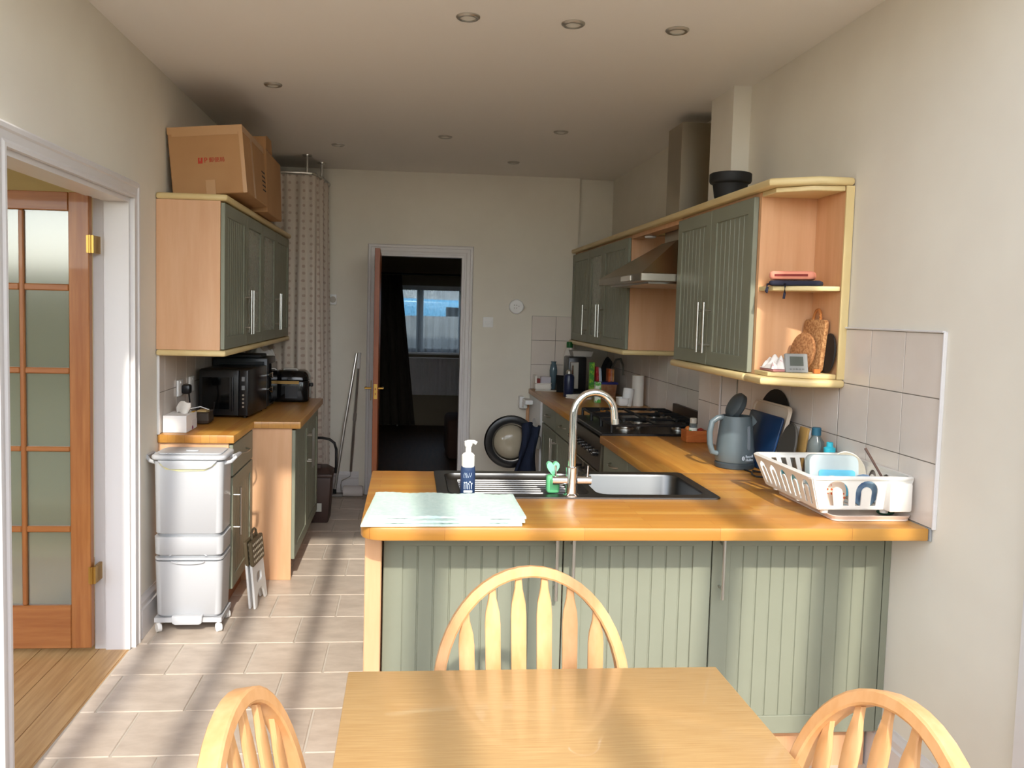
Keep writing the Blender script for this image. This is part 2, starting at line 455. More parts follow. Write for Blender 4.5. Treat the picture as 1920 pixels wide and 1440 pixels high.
# lining of the left doorway (U profile along the opening, through the wall thickness)
pr = [(DY0, 0), (DY0+.02, 0), (DY0+.02, DZ-.02), (DY1-.02, DZ-.02), (DY1-.02, 0), (DY1, 0), (DY1, DZ), (DY0, DZ)]
lo = B().plate(pr, (), 0, .105, frame3((XL-.105, 0, 0), (0, 1, 0), (0, 0, 1), (1, 0, 0))).obj('trim_3', WHITE, smooth=0)
struct(lo, 'white door lining inside the left doorway', 'door lining')
pr = [(DY0-.0, 0), (DY0+.008, 0), (DY0+.008, DZ-.008), (DY1-.008, DZ-.008), (DY1-.008, 0), (DY1, 0), (DY1, DZ), (DY0, DZ)]
lo = B().plate(pr, (), 0, .05, frame3((XL-.155, 0, 0), (0, 1, 0), (0, 0, 1), (1, 0, 0))).obj('trim_4', WHITE, smooth=0)
struct(lo, 'white rebated strip of the left door frame carrying the hinges', 'door lining')
pr = [(BX0, 0), (BX0+.02, 0), (BX0+.02, BZ-.02), (BX1-.02, BZ-.02), (BX1-.02, 0), (BX1, 0), (BX1, BZ), (BX0, BZ)]
lo = B().plate(pr, (), 0, .10, frame3((0, YB, 0), (1, 0, 0), (0, 0, 1), (0, 1, 0))).obj('trim_5', WHITE, smooth=0)
struct(lo, 'white door lining inside the far doorway', 'door lining')
lo = B().box(XR-.022, XR, 1.93, 2.026, 0, 2.08, .006).obj('trim_6', WHITE, smooth=0)
struct(lo, 'white upright frame board on the right wall at the picture edge', 'door frame')

# ---- wall tiles
WT = .203
tile_full = {}
def wall_tiles(wall, axis, fixed, nrm, a0, a1, z0, z1, start=None, zstart=ZW):
    """tiles on plane axis=fixed, running along the other horizontal axis from a0 to a1"""
    start = a0 if start is None else start
    gg = .0016; th = .006
    def mk(a, b, c, d):
        if axis == 'X':
            x0, x1 = (fixed, fixed+nrm*th)
            return B().box(x0, x1, a+gg, b-gg, c+gg, d-gg, .0009)
        y0, y1 = (fixed, fixed+nrm*th)
        return B().box(a+gg, b-gg, y0, y1, c+gg, d-gg, .0009)
    k0 = math.floor((a0-start)/WT)
    k = k0
    while start+k*WT < a1-1e-4:
        r = 0
        while zstart+r*WT < z1-1e-4:
            a, b = max(a0, start+k*WT), min(a1, start+(k+1)*WT)
            c, d = max(z0, zstart+r*WT), min(z1, zstart+(r+1)*WT)
            if b-a > .012 and d-c > .012:
                mk(a, b, c, d).obj('tile', TILEW, wall, smooth=0)
            r += 1
        k += 1
    # grout bed
    if axis == 'X': bed = B().box(fixed, fixed+nrm*.0045, a0, a1, z0, z1)
    else: bed = B().box(a0, a1, fixed, fixed+nrm*.0045, z0, z1)
    bed.obj('grout_bed', GROUTW, wall, smooth=0)
YT = 2.433
wall_tiles(wR, 'X', XR, -1, YT, 3.045, ZW, ZW+3*WT, YT)
wall_tiles(wR, 'X', XR, -1, 3.045, 4.023, ZW, 1.31, YT)
wall_tiles(wR, 'Y', 4.03, -1, 1.55, XR-.008, ZW, 1.31, 1.55-.12)
wall_tiles(wR, 'X', 1.55, -1, 4.03, 4.33, ZW, 1.31, 4.03-.08)
wall_tiles(wR, 'X', 1.70, -1, 4.34, YB+.04, ZW, 1.75, 4.34)
wall_tiles(wB, 'Y', YB, -1, 1.033, 1.404, ZW, ZW+3*WT, 1.033)
wall_tiles(wL, 'X', XL, 1, 4.20, 6.36, ZW, 1.31, 4.313-WT)
B().box(XR-.013, XR, YT-.008, YT, ZW, ZW+3*WT+.004, .002).obj('tile_trim', WHITE, wR)
B().box(XR-.013, XR, YT, 3.03, ZW+3*WT, ZW+3*WT+.007, .002).obj('tile_trim', TRIMY if False else WHITE, wR)
B().box(1.541, 1.549, 4.020, 4.030, ZW, 1.31, .002).obj('tile_trim', WHITE, wR)
B().box(XL, XL+.013, 4.192, 4.20, ZW, 1.31, .002).obj('tile_trim', WHITE, wL)

# ---- left adjoining room, seen through the doorway
RX0 = -4.6
fw = B().box(RX0, XL-.005, 1.55, 5.6, -.10, -.003).obj('floor_side_room', FLOORW, smooth=0)
struct(fw, 'golden oak boarded floor of the side room beyond the left doorway', 'floor')
for k in range(10):
    x1 = XL-.012-k*.125
    B().box(x1-.122, x1, 1.8, 5.55, -.004, .0, .0012).obj('plank', FLOORW, fw, smooth=0)
SIDE = mat('side_room_paint', (214, 206, 172), .85)
sw = B().box(RX0, XL-.126, 5.2, 5.3, 0, 2.6).obj('wall_side_room_back', SIDE, smooth=0)
struct(sw, 'pale olive back wall of the side room above the glazed door', 'wall')
sw = B().box(RX0-.1, RX0, 1.6, 5.3, 0, 2.6).obj('wall_side_room_left', SIDE, smooth=0)
struct(sw, 'pale olive far wall of the side room seen through door glass', 'wall')
sw = B().box(RX0, XL-.126, 1.6, 5.3, 2.6, 2.7).obj('ceiling_side_room', CEIL, smooth=0)
struct(sw, 'off-white ceiling of the side room', 'ceiling')
prf = rect(RX0, XL-.126, 0, 2.6)
sw = B().plate(prf, [rect(-4.2, -1.75, .2, 2.2)], 0, .1, frame3((0, 1.6, 0), (1, 0, 0), (0, 0, 1), (0, 1, 0))).obj('wall_side_room_front', SIDE, smooth=0)
struct(sw, 'side room garden wall with a wide window behind the camera', 'wall')

# ---- dark front room beyond the back door
FR0, FR1, FY = -1.7, 2.4, 11.2
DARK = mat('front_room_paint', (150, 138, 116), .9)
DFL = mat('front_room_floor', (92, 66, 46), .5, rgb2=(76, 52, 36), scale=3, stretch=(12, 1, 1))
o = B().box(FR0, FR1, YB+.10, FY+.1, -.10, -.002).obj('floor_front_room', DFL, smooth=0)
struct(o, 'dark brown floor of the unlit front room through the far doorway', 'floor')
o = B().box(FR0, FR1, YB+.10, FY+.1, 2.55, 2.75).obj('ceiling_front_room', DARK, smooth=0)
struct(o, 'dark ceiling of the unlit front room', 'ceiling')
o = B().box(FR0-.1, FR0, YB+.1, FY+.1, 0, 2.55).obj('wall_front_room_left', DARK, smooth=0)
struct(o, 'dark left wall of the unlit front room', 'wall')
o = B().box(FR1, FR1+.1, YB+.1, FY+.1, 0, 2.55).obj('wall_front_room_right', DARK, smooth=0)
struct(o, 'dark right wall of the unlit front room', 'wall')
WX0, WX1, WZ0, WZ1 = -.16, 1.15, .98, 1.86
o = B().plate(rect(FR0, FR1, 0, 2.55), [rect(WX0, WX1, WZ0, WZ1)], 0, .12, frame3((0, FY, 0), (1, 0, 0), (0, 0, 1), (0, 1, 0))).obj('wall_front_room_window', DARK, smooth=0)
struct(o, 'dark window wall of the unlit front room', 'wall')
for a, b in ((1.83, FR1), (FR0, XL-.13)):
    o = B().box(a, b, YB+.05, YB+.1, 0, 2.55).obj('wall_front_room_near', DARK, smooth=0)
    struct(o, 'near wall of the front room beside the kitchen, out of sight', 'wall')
# window frame with three lights
cells = [(WX0+.03, WX0+.27), (WX0+.36, WX0+.83), (WX0+.92, WX1-.03)]
wf = B().plate(rect(WX0, WX1, WZ0, WZ1), [rect(a, b, WZ0+.05, WZ1-.06) for a, b in cells], 0, .06,
               frame3((0, FY+.02, 0), (1, 0, 0), (0, 0, 1), (0, 1, 0))).obj('window_1', WHITE, smooth=0)
struct(wf, 'white three-light window behind net curtain in the front room', 'window')
GLS = thin_glass('window_glass', (240, 244, 244), .08)
for a, b in cells:
    B().box(a-.005, b+.005, FY+.045, FY+.051, WZ0+.045, WZ1-.055).obj('pane', GLS, wf, smooth=0)
B().box(WX0-.03, WX1+.03, FY-.06, FY, WZ0-.03, WZ0, .006).obj('window_sill', WHITE, wf, smooth=0)

# ---- sun room shell behind the camera: roof bars, eaves, glazed end
SRF = mat('sunroom_frame', (236, 234, 230), .4)
R0, R1 = (1.95, 2.72), (-2.6, 2.32)
sr = thing('sunroom_roof', 'white barred glazed lean-to roof over the dining end, behind the viewpoint', 'roof', (0, 1.95, 2.72))
sr['kind'] = 'structure'
def zroof(y): return R0[1] + (R1[1]-R0[1])*(y-R0[0])/(R1[0]-R0[0])
BARS = [(-1.0, .045), (-.655, .048), (-.30, .035), (.17, .05), (.50, .045), (1.15, .06), (1.52, .06)]
for x, w in BARS:
    b = B()
    vs = [b.v(p) for p in ((x-w, R1[0], zroof(R1[0])), (x+w, R1[0], zroof(R1[0])), (x+w, R0[0], zroof(R0[0])), (x-w, R0[0], zroof(R0[0])),
                           (x-w, R1[0], zroof(R1[0])+.06), (x+w, R1[0], zroof(R1[0])+.06), (x+w, R0[0], zroof(R0[0])+.06), (x-w, R0[0], zroof(R0[0])+.06))]
    for f in ((0,3,2,1),(4,5,6,7),(0,1,5,4),(1,2,6,5),(2,3,7,6),(3,0,4,7)): b.bm.faces.new([vs[i] for i in f])
    b.obj('roof_bar', SRF, sr, smooth=0)
B().box(XL-.12, XR+.19, 1.90, 1.949, 2.666, 2.80).obj('wall_plate', SRF, sr, smooth=0)
B().box(XL-.12, XR+.19, -2.7, -2.6, 2.24, 2.36).obj('eaves_beam', SRF, sr, smooth=0)
ge = thing('sunroom_end_frame', 'white glazed end wall frame of the sun room behind the viewpoint', 'glazing', (0, -2.65, 0))
ge['kind'] = 'structure'
B().plate(rect(XL, XR, 0, 2.24), [rect(-.45, .85, .1, 2.1)], 0, .10, frame3((0, -2.7, 0), (1, 0, 0), (0, 0, 1), (0, 1, 0))).obj('end_wall', WALL, ge, smooth=0)
SIDEF = []
for x, y1, lb in ((XL-.06, 1.5, 'white glazed left side frame of the sun room behind the viewpoint'), (XR+.06, 1.93, 'white glazed right side frame of the sun room behind the viewpoint')):
    gs = thing('sunroom_side_frame', lb, 'glazing', (x, -.5, 0)); gs['kind'] = 'structure'
    B().box(x-.06, x+.06, -2.7, y1, 0, .45).obj('dwarf_wall', WALL, gs, smooth=0)
    B().box(x-.05, x+.05, -2.7, y1, 2.24, 2.34).obj('head_rail', SRF, gs, smooth=0)
    for y in (-2.64, -1.6, -.5, .6, y1-.04):
        B().box(x-.03, x+.03, y-.035, y+.035, .45, 2.24).obj('mullion', SRF, gs, smooth=0)
    SIDEF.append((x, gs, (-2.64, -1.6, -.5, .6, y1-.04)))
B().box(.165, .235, -2.68, -2.62, .1, 2.1).obj('mullion', SRF, ge, smooth=0)
SUNGL = thin_glass('sunroom_glass', (246, 248, 247), .04)
for x, gs, ys in SIDEF:
    for a, b in zip(ys[:-1], ys[1:]): B().box(x-.002, x+.002, a+.035, b-.035, .45, 2.24).obj('pane', SUNGL, gs, smooth=0)
for a, b in ((-.45, .165), (.235, .85)): B().box(a, b, -2.652, -2.648, .1, 2.1).obj('pane', SUNGL, ge, smooth=0)

# ================================================================== CABINETS
def cab_door(parent, o, u, n, w, h, t=.02, style='bead', hx=None, hz=(.1, .3), s=.062, bar=True):
    M_ = frame3(o, u, (0, 0, 1), n)
    d = B(M_).plate(rect(0, w, 0, h), [rect(s, w-s, s, h-s)], 0, t).bevel_sharp(.002, 1).obj('door', SAGE, parent, smooth=0)
    if style == 'glass':
        B(M_).box(s-.004, w-s+.004, s-.004, h-s+.004, .008, .012).obj('glass_pane', CABGLS, d, smooth=0)
    else:
        x0, x1 = s-.004, w-s+.004; zt = t-.006
        n_ = max(2, round((x1-x0)/.05)); st = (x1-x0)/n_
        poly = [(x0, .003)]
        poly += [(x1, .003), (x1, zt)]
        for i in range(n_-1, 0, -1):
            c = x0+st*i
            poly += [(c+.0035, zt), (c+.0015, zt-.0035), (c-.0015, zt-.0035), (c-.0035, zt)]
        poly += [(x0, zt)]
        B(M_ @ frame3((0, 0, 0), (1, 0, 0), (0, 0, 1), (0, 1, 0))).plate(poly, (), s-.004, h-s+.004).obj('panel', SAGE, d, smooth=0)
    if hx is not None:
        bar_handle(d, M_, hx, hz[0], hz[1], t)
    return d
def bar_handle(parent, M_, hx, z0, z1, t, horizontal=False, r=.006, so=.034):
    P = (lambda a, b, c: (a, b, c)) if not horizontal else (lambda a, b, c: (b, a, c))
    b = B(M_)
    b.cyl(P(hx, z0, t+so), P(hx, z1, t+so), r, 10)
    for zz in (z0+(z1-z0)*.16, z1-(z1-z0)*.16):
        b.cyl(P(hx, zz, t-.001), P(hx, zz, t+so), r*.75, 8)
    return b.obj('handle', STEEL, parent)
CABGLS = mat('patterned_cabinet_glass', (140, 144, 126), .18, rgb2=(112, 116, 100), scale=45, detail=2, bump=.25)

# ---- peninsula units facing the dining table
PX = [-.066, .516, 1.014, 1.612]
names = ('sage green peninsula base unit, leftmost, with one door behind the dining chair',
         'sage green peninsula base unit, middle door of the three, under the sink bowl',
         'sage green peninsula base unit, rightmost door against the right wall')
YD = 2.65
for i in range(3):
    a, b = PX[i], PX[i+1]
    t = thing('base_cabinet', names[i], 'cabinet', ((a+b)/2, YD+.3, 0), group='peninsula base units')
    B().box(a+.002, b-.002, YD+.021, 3.26, .15, .70).obj('body', BEECH, t, smooth=0)
    hx = (b-a-.028) if i == 0 else .026
    cab_door(t, (a+.002, YD+.02, .15), (1, 0, 0), (0, -1, 0), b-a-.004, .706, hx=hx, hz=(.475, .69))
    B().box(a+.001, b-.001, YD+.06, YD+.078, .0, .149).obj('plinth', BEECH, t, smooth=0)
ep = B().box(-.121, -.069, 2.60, 3.28, 0.001, .866, .003).obj('end_panel', BEECH, at=(-.095, 2.94, 0))
tag(ep, 'pale beech end panel closing the left side of the peninsula', 'panel')
fp = B().box(1.614, XR-.001, YD+.004, YD+.02, .15, .866).obj('filler_strip', SAGE, at=(1.625, YD, .15), smooth=0)
tag(fp, 'narrow sage green filler strip between peninsula and right wall', 'filler strip')

# ---- right run units behind the sink
def drawer_front(parent, o, u, n, w, h, t=.02, bow=True):
    M_ = frame3(o, u, (0, 0, 1), n)
    d = B(M_).box(0, w, 0, h, 0, t, .003).obj('drawer', SAGE, parent)
    b = B(M_)
    c = w/2; pts = []
    for i in range(13):
        q = -1+2*i/12
        pts.append((c+.07*q, h*.55, t+.03*(1-q*q)**.5 if abs(q) < 1 else t-.001))
    b.tube(pts, .0045, 8).obj('handle', STEEL, d)
    return d
XF = 1.04
def right_base(y0, y1, label, nd=1):
    t = thing('base_cabinet', label, 'cabinet', (1.33, (y0+y1)/2, 0))
    B().box(XF+.021, 1.53, y0, y1, .15, .864).obj('body', BEECH, t, smooth=0)
    w = (y1-y0)/nd
    for k in range(nd):
        yy = y1-k*w
        drawer_front(t, (XF+.02, yy-.002, .715), (0, -1, 0), (-1, 0, 0), w-.004, .142)
        cab_door(t, (XF+.02, yy-.002, .15), (0, -1, 0), (-1, 0, 0), w-.004, .555, hx=(w-.03 if k % 2 == 0 else .03), hz=(.33, .52))
    B().box(XF+.06, XF+.078, y0, y1, 0, .149).obj('plinth', BEECH, t, smooth=0)
    return t
right_base(3.36, 4.325, 'sage green base unit with drawer between sink peninsula and cooker', 2)
right_base(5.16, 6.36, 'sage green base unit with two drawers beyond the cooker', 2)

# ---- worktops
wt = thing('worktop', 'orange oak block worktop of the peninsula and right run with sink cut-out', 'worktop', (.75, 2.9, .867))
SX0, SX1, SY0, SY1 = .112, 1.112, 2.835, 3.305
po = [(-.130, 3.325), (-.130, 2.515)]
po += [(-.130+.068*(1-math.cos(math.radians(a))), 2.447+.068*(1-math.sin(math.radians(a)))) for a in range(10, 91, 10)]
po += [(1.629, 2.447), (1.629, 3.325)]
B().plate(po, [rect(SX0+.02, SX1-.02, SY0+.02, SY1-.02)], .867, ZW).bevel_sharp(.005, 2, 60).obj('slab', WTX, wt)
po = [(1.02, 3.326), (1.629, 3.326), (1.629, 4.019), (1.541, 4.019), (1.541, 4.335), (1.02, 4.335)]
B().plate(po, (), .867, ZW).bevel_sharp(.004, 2, 60).obj('slab', WTY, wt)
B().box(1.629, XR-.0005, 2.442, 2.47, .866, ZW, .002).obj('sealant', mat('grey_sealant', (150, 152, 152), .6), wt)
fw_ = B().box(1.02, 1.692, 5.145, 6.982, .867, ZW, .004, 2).obj('worktop', WTY, at=(1.35, 6.06, .867))
tag(fw_, 'orange oak worktop beyond the cooker, crowded with kitchen things', 'worktop')
lw = B().plate([(XL+.002, 4.195), (-.842, 4.195), (-.842, 4.724), (-.585, 4.724), (-.585, 5.96), (XL+.002, 5.96)], (), .867, ZW).bevel_sharp(.004, 2, 60).obj('worktop', WTY, at=(-1.0, 5.1, .867))
tag(lw, 'orange oak stepped worktop along the left wall under black appliances', 'worktop')

# ---- left base units
t = thing('base_cabinet', 'shallow left base unit with drawer, behind the white bin', 'cabinet', (-1.04, 4.47, 0))
B().box(XL+.002, -.871, 4.212, 4.742, .12, .866).obj('body', BEECH, t, smooth=0)
drawer_front(t, (-.87, 4.214, .70), (0, 1, 0), (1, 0, 0), .526, .157)
cab_door(t, (-.87, 4.214, .13), (0, 1, 0), (1, 0, 0), .526, .562, hx=.03, hz=(.27, .51))
B().box(-.93, -.91, 4.212, 4.742, 0, .119).obj('plinth', mat('plinth_brown', (150, 98, 66), .5), t, smooth=0)
t = thing('base_cabinet', 'deep left base unit with beech side panel facing the room', 'cabinet', (-.92, 5.35, 0))
B().box(XL+.002, -.636, 4.75, 4.772, .001, .866).obj('side_panel', BEECH, t, smooth=0)
B().box(XL+.002, -.637, 4.773, 5.94, .12, .866).obj('body', BEECH, t, smooth=0)
cab_door(t, (-.636, 4.752, .12), (0, 1, 0), (1, 0, 0), .59, .735, hx=.56, hz=(.42, .66))
cab_door(t, (-.636, 5.346, .12), (0, 1, 0), (1, 0, 0), .59, .735, hx=.03, hz=(.42, .66))
B().box(-.70, -.68, 4.775, 5.94, 0, .119).obj('plinth', BEECH, t, smooth=0)

# ---- wall units, left
ZU0, ZU1 = 1.325, 2.045
t = thing('wall_cabinet', 'sage green left wall unit with four doors below the cardboard boxes', 'cabinet', (-1.05, 5.27, ZU0))
B().box(XL+.002, -.908, 4.18, 6.37, ZU0, ZU1-.001).obj('body', BEECH, t, smooth=0)
ye = [4.182, 4.735, 5.245, 5.76, 6.368]
hh = [(.503, None), (.03, None), (.485, None), (.03, None)]
for i in range(4):
    w = ye[i+1]-ye[i]-.004
    hx = w-.03 if i % 2 == 0 else .03
    cab_door(t, (-.907, ye[i]+.002, ZU0+.004), (0, 1, 0), (1, 0, 0), w, .708, style='glass' if i in (1, 2) else 'bead', hx=hx, hz=(.06, .30))
def edge_board(parent, name, poly, z0, z1, m, r=.012):
    b = B().plate(poly, (), z0, z1)
    b.bevel_sharp(r, 3, 60)
    return b.obj(name, m, parent)
edge_board(t, 'cornice', [(XL+.002, 4.165), (-.872, 4.165), (-.872, 6.375), (XL+.002, 6.375)], ZU1, ZU1+.03, TRIMY)
edge_board(t, 'pelmet', [(XL+.002, 4.165), (-.878, 4.165), (-.878, 6.375), (XL+.002, 6.375)], ZU0-.03, ZU0-.001, TRIMY)

# ---- wall units, right
RF = 1.362
t = thing('wall_cabinet', 'sage green double-door wall unit beside the open corner shelf', 'cabinet', (1.5, 3.74, ZU0))
B().plate([(1.384, 3.272), (1.628, 3.272), (1.628, 4.02), (1.54, 4.02), (1.54, 4.218), (1.384, 4.218)], (), ZU0, ZU1-.001).obj('body', BEECH, t, smooth=0)
cab_door(t, (1.383, 3.742, ZU0+.003), (0, -1, 0), (-1, 0, 0), .468, .70, hx=.035, hz=(.055, .285))
cab_door(t, (1.383, 4.216, ZU0+.003), (0, -1, 0), (-1, 0, 0), .468, .70, hx=.433, hz=(.055, .285))
edge_board(t, 'pelmet', [(1.345, 3.27), (1.628, 3.27), (1.628, 4.02), (1.54, 4.02), (1.54, 4.225), (1.345, 4.225)], ZU0-.032, ZU0-.001, TRIMY)
t = thing('wall_cabinet', 'dark sage far wall unit with glazed middle door left of the cooker hood', 'cabinet', (1.5, 6.08, ZU0))
B().box(1.384, 1.69, 5.20, 6.975, ZU0, ZU1-.001).obj('body', BEECH, t, smooth=0)
for y1, y0, st, hx in ((5.87, 5.20, 'bead', .04), (6.33, 5.87, 'glass', .42), (6.975, 6.33, 'bead', .60)):
    cab_door(t, (1.383, y1-.002, ZU0+.003), (0, -1, 0), (-1, 0, 0), y1-y0-.004, .70, style=st, hx=hx, hz=(.055, .285))
edge_board(t, 'pelmet', [(1.345, 5.19), (1.69, 5.19), (1.69, 6.98), (1.345, 6.98)], ZU0-.032, ZU0-.001, TRIMY)
t = thing('hood_canopy_shelf', 'beech top board bridging the wall units above the cooker hood', 'shelf', (1.5, 4.7, 2.02))
B().box(1.384, 1.46, 4.222, 5.198, 2.02, ZU1-.001).box(1.46, 1.535, 4.222, 4.40, 2.02, ZU1-.001).obj('board', BEECHIN, t, smooth=0)
B().lathe([(.03, 0), (.034, .006), (.034, .012)], (1.43, 4.95, 2.006), 20).obj('downlight', WHITE, t)
# continuous cornice over right units
co = B().plate([(1.345, 3.10), (1.50, 3.005), (1.634, 3.005), (1.634, 4.02), (1.545, 4.02), (1.545, 4.335), (1.45, 4.40), (1.45, 5.15), (1.69, 5.2), (1.69, 6.98), (1.345, 6.98)], (), ZU1, ZU1+.03).bevel_sharp(.012, 3, 60).obj('cornice', TRIMY, at=(1.4, 5, ZU1))
tag(co, 'pale yellow rounded cornice running along the top of the right wall units', 'cornice')
# open corner shelf
t = thing('corner_shelf', 'open beech corner shelf unit with angled shelves on the right wall', 'shelf unit', (1.5, 3.13, ZU0))
B().box(1.384, 1.63, 3.252, 3.271, ZU0, ZU1-.001).obj('side_panel', BEECHIN, t, smooth=0)
B().box(1.612, 1.634, 3.02, 3.251, ZU0, ZU1-.001).obj('back_panel', BEECHIN, t, smooth=0)
B().box(1.604, 1.635, 3.012, 3.0195, ZU0, ZU1-.001).obj('edging', TRIMY, t, smooth=0)
shp = [(1.384, 3.251), (1.384, 3.125), (1.49, 3.035), (1.605, 3.022), (1.611, 3.251)]
shm = [(1.41, 3.251), (1.47, 3.12), (1.605, 3.025), (1.611, 3.251)]
edge_board(t, 'top_board', shp, ZU1-.020, ZU1-.001, TRIMY, .003)
edge_board(t, 'shelf', [(1.386, 3.251), (1.40, 3.15), (1.50, 3.06), (1.605, 3.024), (1.611, 3.251)], 1.655, 1.673, TRIMY, .003)
edge_board(t, 'shelf', shp, ZU0+.000, ZU0+.018, TRIMY, .003)
edge_board(t, 'pelmet', [(1.345, 3.268), (1.345, 3.10), (1.495, 3.005), (1.634, 3.005), (1.628, 3.268)], ZU0-.032, ZU0-.001, TRIMY)

# ================================================================== DOORS
DGL = thin_glass('door_glass', (205, 212, 204), .16, .30, .12, (190, 196, 182))
dr = thing('glazed_door', 'glazed pine door with ten panes standing open into the side room', 'door', (-1.345, 3.74, 0))
dx1, dx0, dz0, dz1 = -1.352, -1.912, .035, 2.005
rows = [(.228, .548), (.575, .900), (.910+.012, 1.236), (1.262, 1.590), (1.618, 1.925)]
cols = [(-1.822, -1.641), (-1.619, -1.438)]
lw_ = .040
def doorpart(b, name, m, parent=None): return b.obj(name, m, parent or dr)
dy0, dy1 = 3.722, 3.760
doorpart(B().box(-1.436, dx1, dy0, dy1, dz0, dz1, .003), 'stile', PINE)
doorpart(B().box(dx0, -1.824, dy0, dy1, dz0, dz1, .003), 'stile', PINE)
doorpart(B().box(-1.823, -1.437, dy0, dy1, 1.927, dz1, .003), 'rail', PINEH)
doorpart(B().box(-1.823, -1.437, dy0, dy1, dz0, .226, .003), 'rail', PINEH)
doorpart(B().box(-1.640, -1.620, dy0+.002, dy1-.002, .2265, 1.9265, .004), 'glazing_bar', PINE)
for a, b in zip(rows[:-1], rows[1:]):
    for c in cols:
        doorpart(B().box(c[0]-.001, c[1]+.0005, dy0+.003, dy1-.003, a[1], b[0], .004), 'glazing_bar', PINEH)
for a in rows:
    for c in cols:
        doorpart(B().box(c[0], c[1], 3.738, 3.743, a[0]-.003, a[1]+.003), 'pane', DGL)
for z in (.36, 1.79):
    b = B().box(-1.362, -1.349, dy0-.003, dy0, z-.037, z+.037).cyl((-1.347, dy0-.004, z-.038), (-1.347, dy0-.004, z+.038), .0055, 10)
    b.box(-1.344, -1.332, dy0-.003, dy0+.08, z-.037, z+.037)
    doorpart(b, 'hinge', BRASS)

# back door leaf, open towards the kitchen, seen edge on
bd = thing('wooden_door', 'red-brown wooden door standing open edge-on at the far doorway', 'door', (-.255, 6.55, 0))
leaf = B(T(-.262, 6.955, 0) @ Rz(math.radians(1.0))).box(0, .038, -.735, 0, .012, 1.985, .002).obj('leaf', DOORW, bd)
hz_ = .935
for s_ in (-1, 1):
    b = B(T(-.243, 6.27, hz_) @ Rz(math.radians(1.0)))
    x = s_*.019
    b.box(x, x+s_*.005, -.022, .022, -.07, .08, .002)
    b.cyl((x, 0, .02), (x+s_*.048, 0, .02), .008, 10)
    b.tube([(x+s_*.044, 0, .02), (x+s_*.046, .03, .021), (x+s_*.044, .08, .018), (x+s_*.042, .11, .015)], .008, 8)
    b.obj('handle', BRASS, bd)
b = B().plate(rect(-.012, .012, -.055, .055), [rect(-.005, .005, .010, .026), rect(-.005, .005, -.026, -.010)], 0, .0035, frame3((-.242+.012, 6.2185, hz_), (1, 0, 0), (0, 0, 1), (0, -1, 0)))
b.obj('lock_plate', BRASS, bd)

# ================================================================== FRONT ROOM CONTENT
def wavy(p0, p1, z0, z1, amp, waves, nu=80, nv=2, taper=None):
    p0, p1 = Vector(p0), Vector(p1); d = p1-p0; n = Vector((d.y, -d.x, 0)).normalized()
    def fn(u, v):
        z = z1+(z0-z1)*v
        q = p0+d*(u if taper is None else taper(u, v))
        a = amp*(math.sin(u*waves*2*PI)+.35*math.sin(u*waves*3.7*PI+1.3+v*1.5))
        p = q+n*a
        return (p.x, p.y, z)
    return fn
NET = thin_glass('net_curtain_fabric', (190, 196, 202), .0, .5, .5, (176, 184, 192))
nc = B().grid(wavy((WX0-.05, FY-.09, 0), (WX1+.05, FY-.09, 0), .985, 1.80, .018, 17, 260, 4), 260, 4).obj('net_curtain', NET, at=(.5, FY-.09, .985))
tag(nc, 'sheer white net curtain across the front room window', 'curtain')
DCU = mat('dark_curtain_fabric', (70, 62, 52), .9)
dc = B().grid(wavy((-.52, FY-.21, 0), (-.05, FY-.21, 0), .03, 1.985, .025, 6, 90, 8, taper=lambda u, v: u*(.9+.45*v)), 90, 8).obj('curtain', DCU, at=(-.3, FY-.21, .03))
tag(dc, 'dark heavy curtain drawn aside left of the front room window', 'curtain')
rp = B().cyl((-.75, FY-.21, 2.0), (1.45, FY-.21, 2.0), .012, 10).cyl((-.7, FY-.001, 2.0), (-.7, FY-.21, 2.0), .008, 8).cyl((1.4, FY-.001, 2.0), (1.4, FY-.21, 2.0), .008, 8).obj('curtain_rail', BLACKM, at=(.3, FY-.12, 1.99))
tag(rp, 'dark curtain rail above the front room window', 'curtain rail')
rd = thing('radiator', 'pale panel radiator below the front room window in shadow', 'radiator', (.35, FY-.1, .1))
poly = []
for i in range(34):
    x = -.10+i*.9/33; poly.append((x, -.012 if i % 2 else 0))
poly += [(.80, .05), (-.10, .05)]
B(T(0, FY-.12, 0)).plate(poly, (), .42, .90).obj('panel', WHITE, rd, smooth=0)
B().box(-.10, .80, FY-.13, FY-.06, .90, .915, .004).obj('top_grille', WHITE, rd)
B().cyl((-.12, FY-.09, 0), (-.12, FY-.09, .47), .009, 10).obj('pipe', WHITE, rd)
so = thing('armchair', 'dark brown armchair half hidden in the front room doorway', 'armchair', (.62, 8.9, 0))
FAB = mat('dark_brown_fabric', (74, 52, 44), .9)
B().box(.42, 1.1, 8.6, 9.3, .002, .42, .05, 3).obj('seat', FAB, so)
B().box(.90, 1.12, 8.6, 9.3, .43, .82, .05, 3).obj('backrest', FAB, so)
